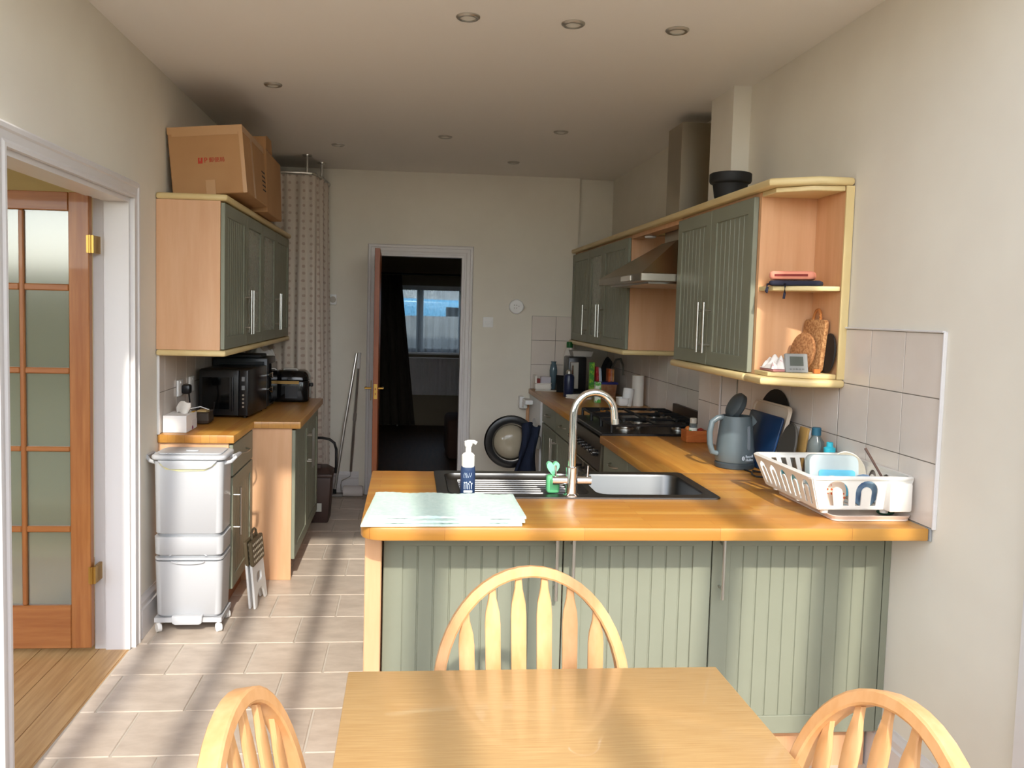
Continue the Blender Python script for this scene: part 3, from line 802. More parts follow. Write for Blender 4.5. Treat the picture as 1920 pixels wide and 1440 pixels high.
# outside the front window
CARB = mat('car_paint_blue', (110, 185, 225), .2, coat=.6)
car = thing('parked_van', 'pale blue van parked outside the front room window', 'van', (.6, 16.5, -.14))
cp = [(-2.3, .25), (2.1, .25), (2.15, .75), (1.95, .98), (1.35, 1.10), (.85, 1.82), (-2.2, 1.88), (-2.32, 1.7)]
B().plate(cp, (), -.8, .8, frame3((.6, 16.5, -.10), (1, 0, 0), (0, 0, 1), (0, 1, 0))).bevel_sharp(.07, 3, 25).obj('body', CARB, car)
for i, w4 in enumerate(([(1.1, 1.12), (.72, 1.68), (.1, 1.70), (.1, 1.14)],)):
    B().plate(w4, (), -.815, -.80, frame3((.6, 16.5, -.10), (1, 0, 0), (0, 0, 1), (0, 1, 0))).obj('side_window', BLKGL, car, smooth=0)
for x in (-1.35, 1.35):
    B().cyl((.6+x, 15.66, .19), (.6+x, 15.86, .19), .31, 24).obj('wheel', BLACKM, car)
gw = B().box(-8, 9, 13.6, 13.8, -.14, 1.44).obj('wall_garden', mat('garden_render', (176, 178, 178), .9, rgb2=(140, 142, 142), scale=3), smooth=0)
struct(gw, 'grey rendered front garden wall outside the window', 'wall')
hb = B().box(-12, 13, 24, 24.5, -.14, 7.5)
hs_ = hb.obj('house_opposite', mat('house_render', (190, 192, 192), .9, rgb2=(150, 154, 158), scale=2.5), at=(0, 24, -.14), smooth=0)
struct(hs_, 'brick house front across the street, barely seen through the net', 'house')

# ================================================================== COOKER, HOOD, MACHINE
ck = thing('range_cooker', 'black and steel range cooker with gas hob set between the worktops', 'cooker', (1.36, 4.74, 0))
CY0, CY1 = 4.345, 5.135
B().box(1.06, 1.66, CY0, CY1, .10, .895).obj('body', BLACKM, ck, smooth=0)
B().box(1.03, 1.665, CY0, CY1, .896, .918, .004).obj('hob_plate', BLACK, ck)
B().plate([(1.06, .70), (1.025, .71), (1.032, .885), (1.06, .893)], (), CY0, CY1, frame3((0, 0, 0), (1, 0, 0), (0, 0, 1), (0, 1, 0))).obj('control_panel', HOODM, ck, smooth=0)
kn = None
for i in range(8):
    y = CY0+.07+i*(CY1-CY0-.14)/7
    if kn is None:
        kn = B(T(1.028, y, .80) @ Ry(-PI/2)).lathe([(.020, -.002), (.020, .010), (.016, .012), (.015, .030), (.012, .033)], seg=18).obj('knob', BLACK, ck)
        B(T(1.028, y, .80) @ Ry(-PI/2)).box(-.003, .003, -.015, .015, .030, .036, .001).obj('pointer', CHROME, kn)
        y_first = y
    else:
        c = dup(kn); c.parent = ck; c.location = (0, y-y_first, 0)
for (a, b) in ((CY0+.01, CY0+.45), (CY0+.46, CY1-.01)):
    d = B().box(1.035, 1.059, a, b, .16, .69, .004).obj('oven_door', HOODM, ck)
    B().box(1.0335, 1.0345, a+.06, b-.06, .25, .58).obj('oven_window', BLKGL, d, smooth=0)
    B().tube([(1.036, a+.04, .655), (1.005, a+.045, .655), (1.0, a+.08, .655), (1.0, b-.08, .655), (1.005, b-.045, .655), (1.036, b-.04, .655)], .008, 8).obj('handle', BLACK, d)
B().box(1.08, 1.64, CY0+.01, CY1-.01, .0, .10).obj('plinth', BLACKM, ck, smooth=0)
B().box(1.666, 1.690, CY0, CY1, .90, 1.0, .003).obj('splash_upstand', mat('dark_upstand', (58, 42, 34), .4), ck)
for (x, y, r) in ((1.20, CY0+.16, .05), (1.50, CY0+.16, .042), (1.34, (CY0+CY1)/2, .062), (1.20, CY1-.16, .042), (1.50, CY1-.16, .05)):
    bn = B().lathe([(r, 0), (r, .008), (r*.8, .012), (r*.8, .018), (r*.5, .021)], (x, y, .918), 22).obj('burner', STEEL, ck)
    B().lathe([(r*.78, 0), (r*.78, .006), (r*.6, .009)], (x, y, .939-.003), 20).obj('burner_cap', IRON, bn)
for (a, b) in ((CY0+.02, CY0+.265), (CY0+.275, CY1-.275), (CY1-.265, CY1-.02)):
    gz = .960
    gr = B()
    gr.tube([(1.09, a, gz), (1.61, a, gz), (1.61, b, gz), (1.09, b, gz)], .0085, 6, closed=True)
    c = (a+b)/2
    gr.tube([(1.09, c, gz), (1.17, c, gz+.004)], .0085, 6).tube([(1.61, c, gz), (1.53, c, gz+.004)], .0085, 6)
    gr.tube([(1.35, a, gz), (1.35, b, gz)], .0085, 6)
    for x in (1.20, 1.50):
        gr.tube([(x, a, gz), (x, a+.07, gz+.004)], .0085, 6).tube([(x, b, gz), (x, b-.07, gz+.004)], .0085, 6)
    for x in (1.09, 1.61):
        for y in (a, b): gr.tube([(x, y, gz+.004), (x, y, .919)], .0085, 6)
    gr.obj('pan_support', IRON, ck)

hd = thing('cooker_hood', 'stainless steel chimney cooker hood between the right wall units', 'cooker hood', (1.5, 4.7, 1.72))
b = B()
lo_, hi_ = (1.185, 1.695, 4.235, 5.185), (1.47, 1.695, 4.56, 4.84)
b.frus(lo_, hi_, 1.765, 1.965)
b.obj('canopy', HOODM, hd, smooth=0)
B().box(1.18, 1.698, 4.23, 5.19, 1.722, 1.764, .003).obj('rim', HOODM, hd)
B().box(1.174, 1.1795, 4.42, 4.62, 1.730, 1.756).obj('control_strip', mat('pale_control', (214, 210, 200), .4), hd, smooth=0)
B().box(1.24, 1.66, 4.30, 5.12, 1.712, 1.7215).obj('grease_filter', STEEL, hd, smooth=0)
B().box(1.472, 1.695, 4.56, 4.80, 1.965, 2.605, .002).obj('chimney', HOODM, hd)

# washing machine with open porthole door
wm = thing('washing_machine', 'white washing machine under the far worktop, porthole door wide open', 'washing machine', (1.35, 6.68, 0))
B().plate(rect(6.39, 6.975, .02, .86), [circ(6.68, .53, .165, 32)], 0, .03, frame3((1.03, 0, 0), (0, 1, 0), (0, 0, 1), (1, 0, 0))).obj('front_panel', PLAST, wm, smooth=0)
B().box(1.061, 1.62, 6.39, 6.975, .02, .86, .004).obj('casing', PLAST, wm)
dM = frame3((.80, 6.352, .552), (1, 0, 0), (0, 0, 1), (0, -1, 0))
dd = B(dM).lathe([(.130, .002), (.138, .022), (.165, .030), (.196, .022), (.205, .0), (.200, -.02), (.150, -.024), (.132, -.012), (.130, .002)], seg=48, cap=False).obj('porthole_ring', BLACK, wm)
B(dM).lathe([(.133, .012), (.139, .026), (.145, .0275), (.146, .020), (.133, .012)], seg=40, cap=False).obj('chrome_ring', mat('dull_chrome', (130, 126, 118), .4, 1.0), dd)
B(dM).lathe([(.131, .004), (.12, .03), (.09, .055), (.05, .066), (.01, .07)], seg=40).obj('glass_bowl', mat('porthole_glass', (170, 160, 140), .08), dd)
B().box(.975, 1.03, 6.33, 6.375, .50, .60, .006).obj('hinge', STEEL, dd)
gar = B().grid(lambda u, v: (.885+.095*u+.018*math.sin(v*5+u*2)-.06*v*(1-u), 6.28-.03*math.sin(u*9+v*2)-.02*math.sin(PI*v), .70-.42*v+.02*math.sin(u*6)), 16, 18)
cl = gar.obj('garment', mat('navy_fabric', (26, 36, 58), .9), at=(.96, 6.29, .3))
sm_ = cl.modifiers.new('thickness', 'SOLIDIFY'); sm_.thickness = .02
tag(cl, 'navy garment hanging over the open washing machine door', 'garment')

br = thing('folding_airer', 'small white plastic folding airer bracket on the back wall by the worktop', 'airer', (1.0, 6.93, .78))
B().box(.935, .975, 6.90, 6.985, .745, .845, .008, 2).obj('bracket', PLAST, br)
B().box(.955, 1.018, 6.70, 6.88, .80, .835, .006, 2).obj('arm', PLAST, br)
B().box(.955, .985, 6.79, 6.90, .76, .80, .006, 2).obj('clip', PLAST, br)
B().cyl((1.005, 6.90, .30), (1.005, 6.90, .80), .014, 12).obj('wooden_pole', BEECH, br)

# ================================================================== SINK AND TAP
sk = thing('sink', 'stainless steel inset sink with ribbed drainer in the peninsula', 'sink', (.61, 3.07, ZW))
bx0, bx1, by0, by1 = .68, 1.075, 2.885, 3.255
dx0_, dx1_ = .15, .655
rimp = rrect(SX0, SX1, SY0, SY1, .02)
B().plate(rimp, [rrect(bx0, bx1, by0, by1, .05), rrect(dx0_, dx1_, by0, by1, .04)], ZW+.0005, ZW+.006).obj('rim', SINKM, sk, smooth=0)
def pan(x0, x1, y0, y1, r, ztop, zbot, inset):
    b = B(); rings = []
    for z, ins in ((ztop, 0), (ztop-.008, .004), (zbot+.02, inset*.8), (zbot+.004, inset+.006), (zbot, inset+.03)):
        rings.append([b.v((x, y, z)) for x, y in rrect(x0+ins, x1-ins, y0+ins, y1-ins, max(.01, r-ins*.3), 6)])
    for A, C in zip(rings[:-1], rings[1:]):
        n = len(A)
        for i in range(n): b.bm.faces.new((A[i], A[(i+1) % n], C[(i+1) % n], C[i]))
    b.bm.faces.new(rings[-1])
    return b
pan(bx0, bx1, by0, by1, .05, ZW+.005, .735, .012).obj('bowl', SINKM, sk, smooth=60)
pan(dx0_, dx1_, by0, by1, .04, ZW+.005, ZW-.014, .004).obj('drainer', SINKM, sk, smooth=60)
for k in range(8):
    y = by0+.05+k*.0365
    x0_, x1_ = dx0_+.05, dx1_-.06-(.05 if k in (0, 7) else 0)-(.10 if k == 0 else 0)
    B().plate([(y-.009, ZW-.0135), (y-.005, ZW-.006), (y, ZW-.0035), (y+.005, ZW-.006), (y+.009, ZW-.0135)], (), x0_, x1_, frame3((0, 0, 0), (0, 1, 0), (0, 0, 1), (1, 0, 0))).obj('drainer_rib', SINKM, sk)
B().lathe([(.038, 0), (.04, .003), (.02, .004), (.005, .002)], (.87, 3.07, .7355), 24).obj('waste', CHROME, sk)

tp = thing('kitchen_tap', 'tall chrome swan-neck kitchen tap with two lever handles on the sink', 'tap', (.578, 2.862, ZW))
tx, ty = .578, 2.862
B().lathe([(.028, 0), (.028, .004), (.021, .010), (.019, .05), (.021, .10), (.018, .103)], (tx, ty, ZW+.006), 24).obj('body', CHROME, tp)
ux, uy = .985, .17
pts = [(tx, ty, ZW+.105), (tx, ty, ZW+.20), (tx, ty, ZW+.292)]
R_ = .076
for i in range(1, 15):
    a = math.radians(180-180*i/14*.97)
    q = R_+R_*math.cos(a)
    pts.append((tx+ux*q, ty+uy*q, ZW+.292+R_*math.sin(a)))
q = 2*R_
pts.append((tx+ux*(q+.003), ty+uy*(q+.003), ZW+.262))
B().tube(pts, .0135, 16, up=(-.17, .985, 0)).obj('spout', CHROME, tp)
e = Vector(pts[-1])
B().cyl(e+Vector((0, 0, .012)), e+Vector((.002, 0, -.006)), .0145, 16).obj('nozzle', STEEL, tp)
for s_ in (-1, 1):
    h_ = B().cyl((tx+s_*.018, ty, ZW+.060), (tx+s_*.068, ty, ZW+.060), .0155, 18).obj('handle', CHROME, tp)
    B().cyl((tx+s_*.056, ty, ZW+.07), (tx+s_*.057, ty, ZW+.112), .0035, 10).obj('lever', CHROME, h_)

GREEN = mat('green_silicone', (96, 178, 120), .5)
sp = thing('sponge_holder', 'green heart-topped sponge in holder behind the tap', 'sponge', (.525, 2.93, ZW))
hp = [(0, .008), (.006, .016), (.013, .018), (.019, .015), (.0225, .008), (.022, .0), (.017, -.010), (.010, -.019), (.0, -.030)]
hp = hp+[(-x, y) for x, y in reversed(hp[1:-1])]
B().plate(hp, (), -.012, .012, frame3((.520, 2.915, ZW+.098), (1, 0, 0), (0, 0, 1), (0, -1, 0))).obj('heart', mat('mint_sponge', (128, 208, 158), .8), sp)
B().box(.498, .545, 2.895, 2.935, ZW+.004, ZW+.07, .012, 3).obj('block', GREEN, sp)

# soap dispenser
sd = thing('soap_dispenser', 'navy foaming hand soap bottle with white pump on the drainer', 'soap bottle', (.215, 2.862, ZW))
NAVY = mat('navy_soap_bottle', (36, 54, 86), .3)
c = (.215, 2.862, ZW+.006)
bt = B().lathe([(.022, 0), (.0245, .006), (.0245, .085), (.022, .102), (.017, .112)], c, 28, sx=1.05, sy=.8).obj('bottle', NAVY, sd)
PRT = mat('white_print', (226, 236, 244), .5)
M_ = frame3((c[0], c[1]-.0199, c[2]+.045), (1, 0, 0), (0, 0, 1), (0, -1, 0))
for (x, y, w, h) in ((0, -.028, .030, .008),):
    B(M_).plate(rrect(x-w/2, x+w/2, y-h/2, y+h/2, .002), (), 0, .0006).obj('label_print', PRT, bt, smooth=0)
random.seed(3)
for k in range(5):
    x = -.013+.0062*k
    B(M_).plate(rect(x-.0008, x+.0008, -.02, -.004+.008*random.random()), (), 0, .0006).obj('label_print', PRT, bt, smooth=0)
    B(M_).plate(circ(x+.001, -.002+.008*random.random(), .0026, 10), (), 0, .0006).obj('label_print', PRT, bt, smooth=0)
for k in range(4):
    a = k*1.4
    B(M_).tube([(-.012+.007*k+.003*math.cos(a+j*.7), .028+.009*math.sin(a*1.3+j*.8), .0004) for j in range(7)], .0004, 4).obj('label_print', PRT, bt, smooth=0)
B().lathe([(.0215, .100), (.0225, .104), (.0225, .140), (.017, .146), (.010, .150), (.0095, .168), (.012, .170), (.014, .178), (.013, .184)], c, 26).obj('pump_collar', PLASTD, sd)
B().tube([(c[0]-.012, c[1], c[2]+.182), (c[0], c[1], c[2]+.186), (c[0]+.018, c[1], c[2]+.186), (c[0]+.028, c[1]-.002, c[2]+.181)], .0065, 10).obj('pump_head', PLASTD, sd)

# folded drying mat: three layered folds
MINT = mat('mint_drying_mat', (198, 214, 202), .85, rgb2=(186, 206, 194), scale=60, bump=.4, bscale=220)
mt = thing('drying_mat', 'pale mint folded dish drying mat at the left front of the peninsula', 'drying mat', (.12, 2.64, ZW))
lay = [([(-.128, 2.452), (.352, 2.462), (.366, 2.80), (-.104, 2.825)], 0.0012, .007),
       ([(-.122, 2.468), (.362, 2.474), (.368, 2.80), (-.100, 2.824)], .0085, .0145),
       ([(-.106, 2.497), (.368, 2.490), (.366, 2.802), (-.098, 2.826)], .0160, .0225)]
for pl, a, b_ in lay:
    def quad(u, v, pl=pl):
        p = [Vector((*q, 0)) for q in pl]
        return (p[0]*(1-u)+p[1]*u)*(1-v)+(p[3]*(1-u)+p[2]*u)*v
    bb = B(); N_ = 40
    top = [[bb.v((quad(i/N_, j/6).x+random.uniform(-.0006, .0006), quad(i/N_, j/6).y, ZW+b_+.0016*math.sin(i*.5+j)+(.0012 if i % 2 else 0))) for j in range(7)] for i in range(N_+1)]
    bot = [[bb.v((quad(i/N_, j/6).x, quad(i/N_, j/6).y, ZW+a)) for j in range(7)] for i in range(N_+1)]
    for i in range(N_):
        for j in range(6):
            bb.bm.faces.new((top[i][j], top[i+1][j], top[i+1][j+1], top[i][j+1])); bb.bm.faces.new((bot[i][j], bot[i][j+1], bot[i+1][j+1], bot[i+1][j]))
        bb.bm.faces.new((top[i][0], bot[i][0], bot[i+1][0], top[i+1][0])); bb.bm.faces.new((top[i][6], top[i+1][6], bot[i+1][6], bot[i][6]))
    for j in range(6):
        bb.bm.faces.new((top[0][j], top[0][j+1], bot[0][j+1], bot[0][j])); bb.bm.faces.new((top[N_][j], bot[N_][j], bot[N_][j+1], top[N_][j+1]))
    bb.obj('fold', MINT, mt, smooth=60)

# ================================================================== KETTLE, BOARDS, RACK (right worktop)
GREY = mat('grey_kettle_plastic', (96, 108, 112), .32)
GREYD = mat('dark_grey_plastic', (62, 70, 74), .4)
kx, ky = 1.408, 3.47
kt = thing('kettle', 'slate grey electric kettle with its lid flipped open on the right worktop', 'kettle', (kx, ky, ZW))
B().lathe([(.080, 0), (.083, .004), (.083, .020), (.078, .026)], (kx, ky, ZW), 32).obj('power_base', GREYD, kt)
kb = B().lathe([(.079, .027), (.082, .032), (.080, .08), (.074, .14), (.066, .20), (.0635, .222), (.060, .222), (.058, .21), (.07, .05), (.005, .045)], (kx, ky, ZW), 36, cap=False).obj('jug', GREY, kt)
B().plate([(.0, -.024), (.022, -.0), (.020, .006), (.0, .030), (-.0, .03)], (), -.012, .012, frame3((kx+.060, ky-.02, ZW+.198), (1, -.2, 0), (0, 0, 1), (.2, 1, 0))).bevel_sharp(.003, 1, 40).obj('spout', GREY, kb)
B(T(kx-.072, ky-.005, ZW)).tube([(.012, 0, .215), (-.012, 0, .212), (-.036, 0, .195), (-.045, 0, .15), (-.042, 0, .10), (-.030, 0, .065), (-.008, 0, .058)], .0125, 12, up=(0, 1, 0)).obj('handle', GREY, kt)
lidM = T(kx-.030, ky, ZW+.220) @ Ry(math.radians(-62))
B(lidM).lathe([(.046, -.024), (.058, -.016), (.060, .004), (.052, .014), (.03, .022), (.004, .024)], (.05, 0, 0), 28).obj('lid', GREYD, kt)
B().plate(rrect(-.007, .007, -.05, .05, .006), (), 0, .0035, frame3((kx+.028, ky-.0705, ZW+.135), (.93, .36, 0), (0, .10, 1), (.36, -.93, .1))).obj('water_gauge', mat('gauge', (126, 134, 140), .2), kt, smooth=0)
a_ = math.radians(-66)
def on_kettle(a, z, r):
    n = Vector((math.cos(a), math.sin(a), .04)); u = Vector((-math.sin(a), math.cos(a), 0))
    return frame3((kx+r*math.cos(a), ky+r*math.sin(a), ZW+z), u, (-.04*math.cos(a), -.04*math.sin(a), 1), n)
text_part('lettering', 'Russell', .0155, on_kettle(a_, .058, .0822), PRT, kt)
text_part('lettering', 'Hobbs', .0155, on_kettle(a_, .043, .0827), PRT, kt)
lg = B(on_kettle(a_-.36, .050, .0818))
lg.plate(circ(0, 0, .0062, 20, 1.45), [rect(-.0022, -.0008, -.006, .006), rect(.0008, .0022, -.006, .006)], 0, .0006).obj('emblem', PRT, kt, smooth=0)
cb = B().tube([(kx+.01, ky-.085, ZW+.004), (kx+.02, ky-.14, ZW+.004), (kx+.00, ky-.19, ZW+.004), (kx+.0, ky-.23, ZW+.004), (kx+.04, ky-.25, ZW+.004), (kx+.075, ky-.22, ZW+.005), (kx+.065, ky-.17, ZW+.008), (kx+.02, ky-.145, ZW+.012), (kx+.03, ky-.13, ZW+.006), (kx+.10, ky-.155, ZW+.004), (kx+.16, ky-.16, ZW+.004)], .0035, 8).obj('power_cable', BLACK, at=(kx, ky-.15, ZW))
tag(cb, 'black kettle cable looped on the worktop below the kettle', 'cable')

def leaning(name, label, cat, ybot0, ybot1, xb, xt, h, m, r=.02, t=.008, group=None, tray=None, z0=.001):
    """board standing on its long edge spanning Y, leaning towards the right wall"""
    dx = xt-xb; L_ = math.hypot(dx, h)
    u = Vector((0, -1, 0)); v = Vector((dx/L_, 0, h/L_)); n = u.cross(v)
    if n.x > 0: n = -n
    M_ = frame3((xb, ybot1, ZW+z0), u, v, n)
    w = ybot1-ybot0
    b = B(M_).plate(rrect(0, w, 0, L_, r), (), 0, t).bevel_sharp(min(.003, t*.4), 2, 60)
    o = b.obj(name, m, at=(xb, (ybot0+ybot1)/2, ZW))
    tag(o, label, cat, group)
    if tray:
        B(M_).sweep([(x, y, t) for x, y in rrect(.006, w-.006, .006, L_-.006, r)], [(-.004, 0), (.004, 0), (.003, .009), (-.003, .009)], (0, 0, 1), closed=True).obj('rim', tray, o, local=False)
    return o
ro = B(frame3((1.612, 3.56, ZW+.165), (0, -1, 0), (.10, 0, .995), (-.995, 0, .10))).plate(circ(0, 0, .165, 40), (), 0, .006).obj('round_tray', BLACKM, at=(1.6, 3.56, ZW))
tag(ro, 'large round black tray leaning on the tiles behind the kettle', 'tray')
leaning('serving_tray', 'pale beige rounded tray leaning behind the navy chopping board', 'tray', 3.34, 3.70, 1.535, 1.60, .272, mat('beige_tray', (214, 198, 178), .4), .03, .007, tray=mat('beige_tray', (0, 0, 0)))
leaning('chopping_board', 'navy blue plastic chopping board beside the kettle', 'chopping board', 3.33, 3.66, 1.500, 1.56, .228, mat('navy_board', (24, 52, 88), .3), .015, .009)
ob = B(frame3((1.545, 3.262, ZW+.112), (.10, -.99, 0), (.20, 0, .98), (-.98, -.1, .2))).plate(circ(0, 0, .062, 32, 1.75), (), 0, .010).bevel_sharp(.003, 1).obj('oval_board', mat('charcoal_slate', (56, 54, 50), .5), at=(1.545, 3.285, ZW))
tag(ob, 'charcoal oval board leaning at the near end of the trays', 'board')
leaning('bread_board', 'thin wooden board whose pale edge shows beside the socket', 'chopping board', 3.20, 3.27, 1.575, 1.605, .205, mat('bread_board_wood', (206, 164, 96), .5), .006, .010)

# wall socket and plug on the right
ws = thing('wall_socket', 'white double wall socket on the right tiles with a round plug in it', 'socket', (XR-.01, 3.31, 1.06))
B().box(XR-.018, XR-.0075, 3.24, 3.385, 1.015, 1.10, .004, 2).obj('plate', PLAST, ws)
B().box(XR-.022, XR-.0182, 3.262, 3.272, 1.07, 1.085, .002).obj('rocker', PLAST, ws)
pg = B().ball((XR-.047, 3.335, 1.052), .028, .95, 1.0, 1.0, 20, 12).obj('plug_charger', PLAST, at=(XR-.047, 3.335, 1.052))
tag(pg, 'white rounded plug adaptor in the right wall socket', 'plug')

# bottles behind the rack
CLP = mat('smoky_clear_plastic', (160, 172, 172), .12, trans=.75, ior=1.3)
bo = thing('water_bottle', 'grey translucent bottle with dark blue cap behind the dish rack', 'bottle', (1.58, 3.10, ZW))
B().lathe([(.028, 0), (.031, .004), (.031, .155), (.029, .170), (.016, .188), (.015, .196)], (1.58, 3.10, ZW+.001), 24).obj('bottle', CLP, bo)
B().lathe([(.0175, .195), (.0175, .222), (.015, .225)], (1.58, 3.10, ZW), 20).obj('cap', mat('petrol_blue', (36, 84, 104), .4), bo)
bo = thing('small_bottle', 'short clear bottle with turquoise cap beside the grey water bottle', 'bottle', (1.595, 3.022, ZW))
B().lathe([(.022, 0), (.024, .004), (.024, .125), (.018, .142)], (1.595, 3.022, ZW+.001), 20).obj('bottle', CLP, bo)
TURQ = mat('turquoise_plastic', (60, 190, 210), .4)
B().lathe([(.021, .140), (.0215, .146), (.0215, .158), (.012, .163), (.012, .178), (.010, .18)], (1.595, 3.022, ZW), 20).obj('cap', TURQ, bo)

# drip tray and dish rack
dt = B().plate(rrect(1.365, 1.622, 2.535, 2.95, .02), (), ZW+.001, ZW+.006).sweep([(x, y, ZW+.006) for x, y in rrect(1.367, 1.620, 2.537, 2.948, .02)], [(-.002, 0), (.002, 0), (.010, .012), (.006, .013)], (0, 0, 1), closed=True).obj('drip_tray', mat('pale_pink_tray', (226, 206, 192), .3), at=(1.49, 2.74, ZW))
tag(dt, 'shallow pale drip tray under the dish rack', 'tray')
RK = thing('dish_rack', 'white plastic dish rack with arched cut-outs by the right wall', 'dish rack', (1.46, 2.75, ZW+.025))
rx0, rx1, ry0, ry1 = 1.287, 1.624, 2.535, 2.985
rz0, rz1 = ZW+.038, 1.046
ins = .045
def side(parent, name, p00, p10, p11, p01, holes, th=.004):
    """quad wall, u from p00->p10, v from p00->p01, holes in 0..1 coordinates"""
    p00, p10, p11, p01 = map(Vector, (p00, p10, p11, p01))
    def f(u, v): return (p00*(1-u)+p10*u)*(1-v)+(p01*(1-u)+p11*u)*v
    n = (p10-p00).cross(p01-p00).normalized()*th
    loops = [[(0, 0), (1, 0), (1, 1), (0, 1)]]+holes
    tri = tessellate_polygon([[Vector((x, y, 0)) for x, y in l] for l in loops])
    flat = [p for l in loops for p in l]
    b = B(); A = [b.v(f(*p)) for p in flat]; C = [b.v(f(*p)+n) for p in flat]
    for t3 in tri:
        b.bm.faces.new([A[i] for i in t3]); b.bm.faces.new([C[i] for i in reversed(t3)])
    k = 0
    for l in loops:
        m_ = len(l)
        for i in range(m_):
            j = (i+1) % m_; b.bm.faces.new((A[k+i], A[k+j], C[k+j], C[k+i]))
        k += m_
    return b.obj(name, PLASTD, parent, smooth=0)
def arch(cx, w, t, v0, v1, asp):
    """inverted-U slot: outer half width w, limb thickness t, between v0 and v1 (unit coords)"""
    out = []
    ro_, ri = w, w-t
    for i in range(11):
        a = PI-PI*i/10; out.append((cx+ro_*math.cos(a), v1-ro_*asp+ro_*asp*math.sin(a)))
    out += [(cx+ro_, v0), (cx+ri, v0)]
    for i in range(11):
        a = PI*i/10; out.append((cx+ri*math.cos(a), v1-ro_*asp+ri*asp*math.sin(a)))
    out += [(cx-ri, v0), (cx-ro_, v0)]
    return out
fl_, fr_, bl_, br_ = (rx0, ry0), (rx1, ry0), (rx0, ry1), (rx1, ry1)
il, ir, jf, jb = rx0+ins*.7, rx1-ins*.5, ry0+ins*.35, ry1-ins
asp = (rx1-rx0)/(rz1-rz0)
side(RK, 'front_wall', (il, jf, rz0), (ir, jf, rz0), (rx1, ry0, rz1), (rx0, ry0, rz1), [arch(.235, .118, .064, .10, .93, asp), arch(.545, .118, .064, .10, .93, asp)])
B().box(1.535, 1.612, 2.512, 2.57, rz0-.004, rz1-.01, .008, 2).obj('cutlery_pot', PLASTD, RK)
side(RK, 'back_wall', (il, jb, rz0), (ir, jb, rz0), (rx1, ry1, rz1), (rx0, ry1, rz1), [rect(.06+.11*k, .12+.11*k, .15, .88) for k in range(8)])
asp2 = (ry1-ry0)/(rz1-rz0)
side(RK, 'side_wall', (il, jb, rz0), (il, jf, rz0), (rx0, ry0, rz1), (rx0, ry1, rz1), [arch(.12+.19*k, .062, .034, .10, .86, asp2) for k in range(5)])
side(RK, 'side_wall', (ir, jb, rz0), (ir, jf, rz0), (rx1, ry0, rz1), (rx1, ry1, rz1), [arch(.12+.19*k, .062, .034, .10, .86, asp2) for k in range(5)])
B().plate(rect(il, ir, jf, jb), [rect(il+.02+.035*k, il+.038+.035*k, jf+.03, jb-.03) for k in range(7)], rz0-.004, rz0).obj('base_grid', PLASTD, RK, smooth=0)
B().sweep([(x, y, rz1) for x, y in rrect(rx0, rx1, ry0, ry1, .02)], [(-.006, -.007), (.008, -.004), (.010, .002), (.004, .007), (-.006, .006)], (0, 0, 1), closed=True).obj('rim', PLASTD, RK)
for x in (il+.03, ir-.05):
    for y in (jf+.02, (jf+jb)/2, jb-.02):
        B().lathe([(.012, 0), (.014, .014)], (x, y, ZW+.0205), 14).obj('foot', PLASTD, RK)
# dishes in the rack
FOOD = mat('frosted_container', (214, 226, 226), .3, trans=.35, ior=1.2)
fc = thing('food_container', 'frosted tub with blue lid upright in the dish rack', 'container', (1.455, 2.66, 1.0))
M_ = frame3((1.358, 2.69, rz0+.014), (1, -.12, 0), (0, .12, 1), (.12, 1, -.12))
B(M_).plate(rrect(0, .165, 0, .135, .025), (), 0, .05).bevel_sharp(.006, 2, 60).obj('tub', FOOD, fc)
B(M_).plate(rrect(.03, .15, .0, .085, .01), (), -.004, -.0005).obj('blue_base', mat('pale_blue_lid', (110, 200, 226), .35), fc)
bw = B(frame3((1.545, 2.80, rz0+.075), (1, .2, 0), (-.1, .3, .9), (-.2, -1, .3))).lathe([(.02, -.03), (.045, -.018), (.062, .0), (.07, .02), (.067, .02), (.058, .003), (.04, -.013), (.004, -.022)], seg=28, cap=False).obj('bowl', mat('cream_bowl', (232, 224, 206), .3), at=(1.545, 2.80, rz0+.03))
tag(bw, 'cream plastic bowl standing in the dish rack behind the tub', 'bowl')
pl_ = B(frame3((1.375, 2.578, rz0+.050), (.97, .1, .0), (0, .2, .98), (.1, -.97, .2))).plate(circ(0, 0, .050, 28), (), 0, .006).obj('patterned_plate', None, at=(1.40, 2.585, rz0))
pm = dotted('orange_floral_print', (240, 214, 190), (214, 88, 40), 1.0)
vv = [n_ for n_ in pm.node_tree.nodes if n_.type == 'TEX_COORD'][0]
mp_ = [n_ for n_ in pm.node_tree.nodes if n_.type == 'MAPPING'][0]
pm.node_tree.links.new(vv.outputs['Object'], mp_.inputs['Vector']); mp_.inputs['Scale'].default_value = (70, 70, 70)
[n_ for n_ in pm.node_tree.nodes if n_.type == 'TEX_VORONOI'][0].voronoi_dimensions = '3D'
pl_.data.materials.append(pm)
tag(pl_, 'small plate with orange floral print behind the rack front', 'plate')
pl_ = B(frame3((1.485, 2.585, rz0+.052), (.97, .1, .0), (0, .2, .98), (.1, -.97, .2))).plate(circ(0, 0, .052, 28), (), 0, .006).obj('blue_plate', mat('blue_swirl', (70, 98, 140), .3, rgb2=(150, 176, 190), scale=18, detail=2), at=(1.482, 2.59, rz0))
tag(pl_, 'small blue swirled plate behind the second arch of the rack', 'plate')
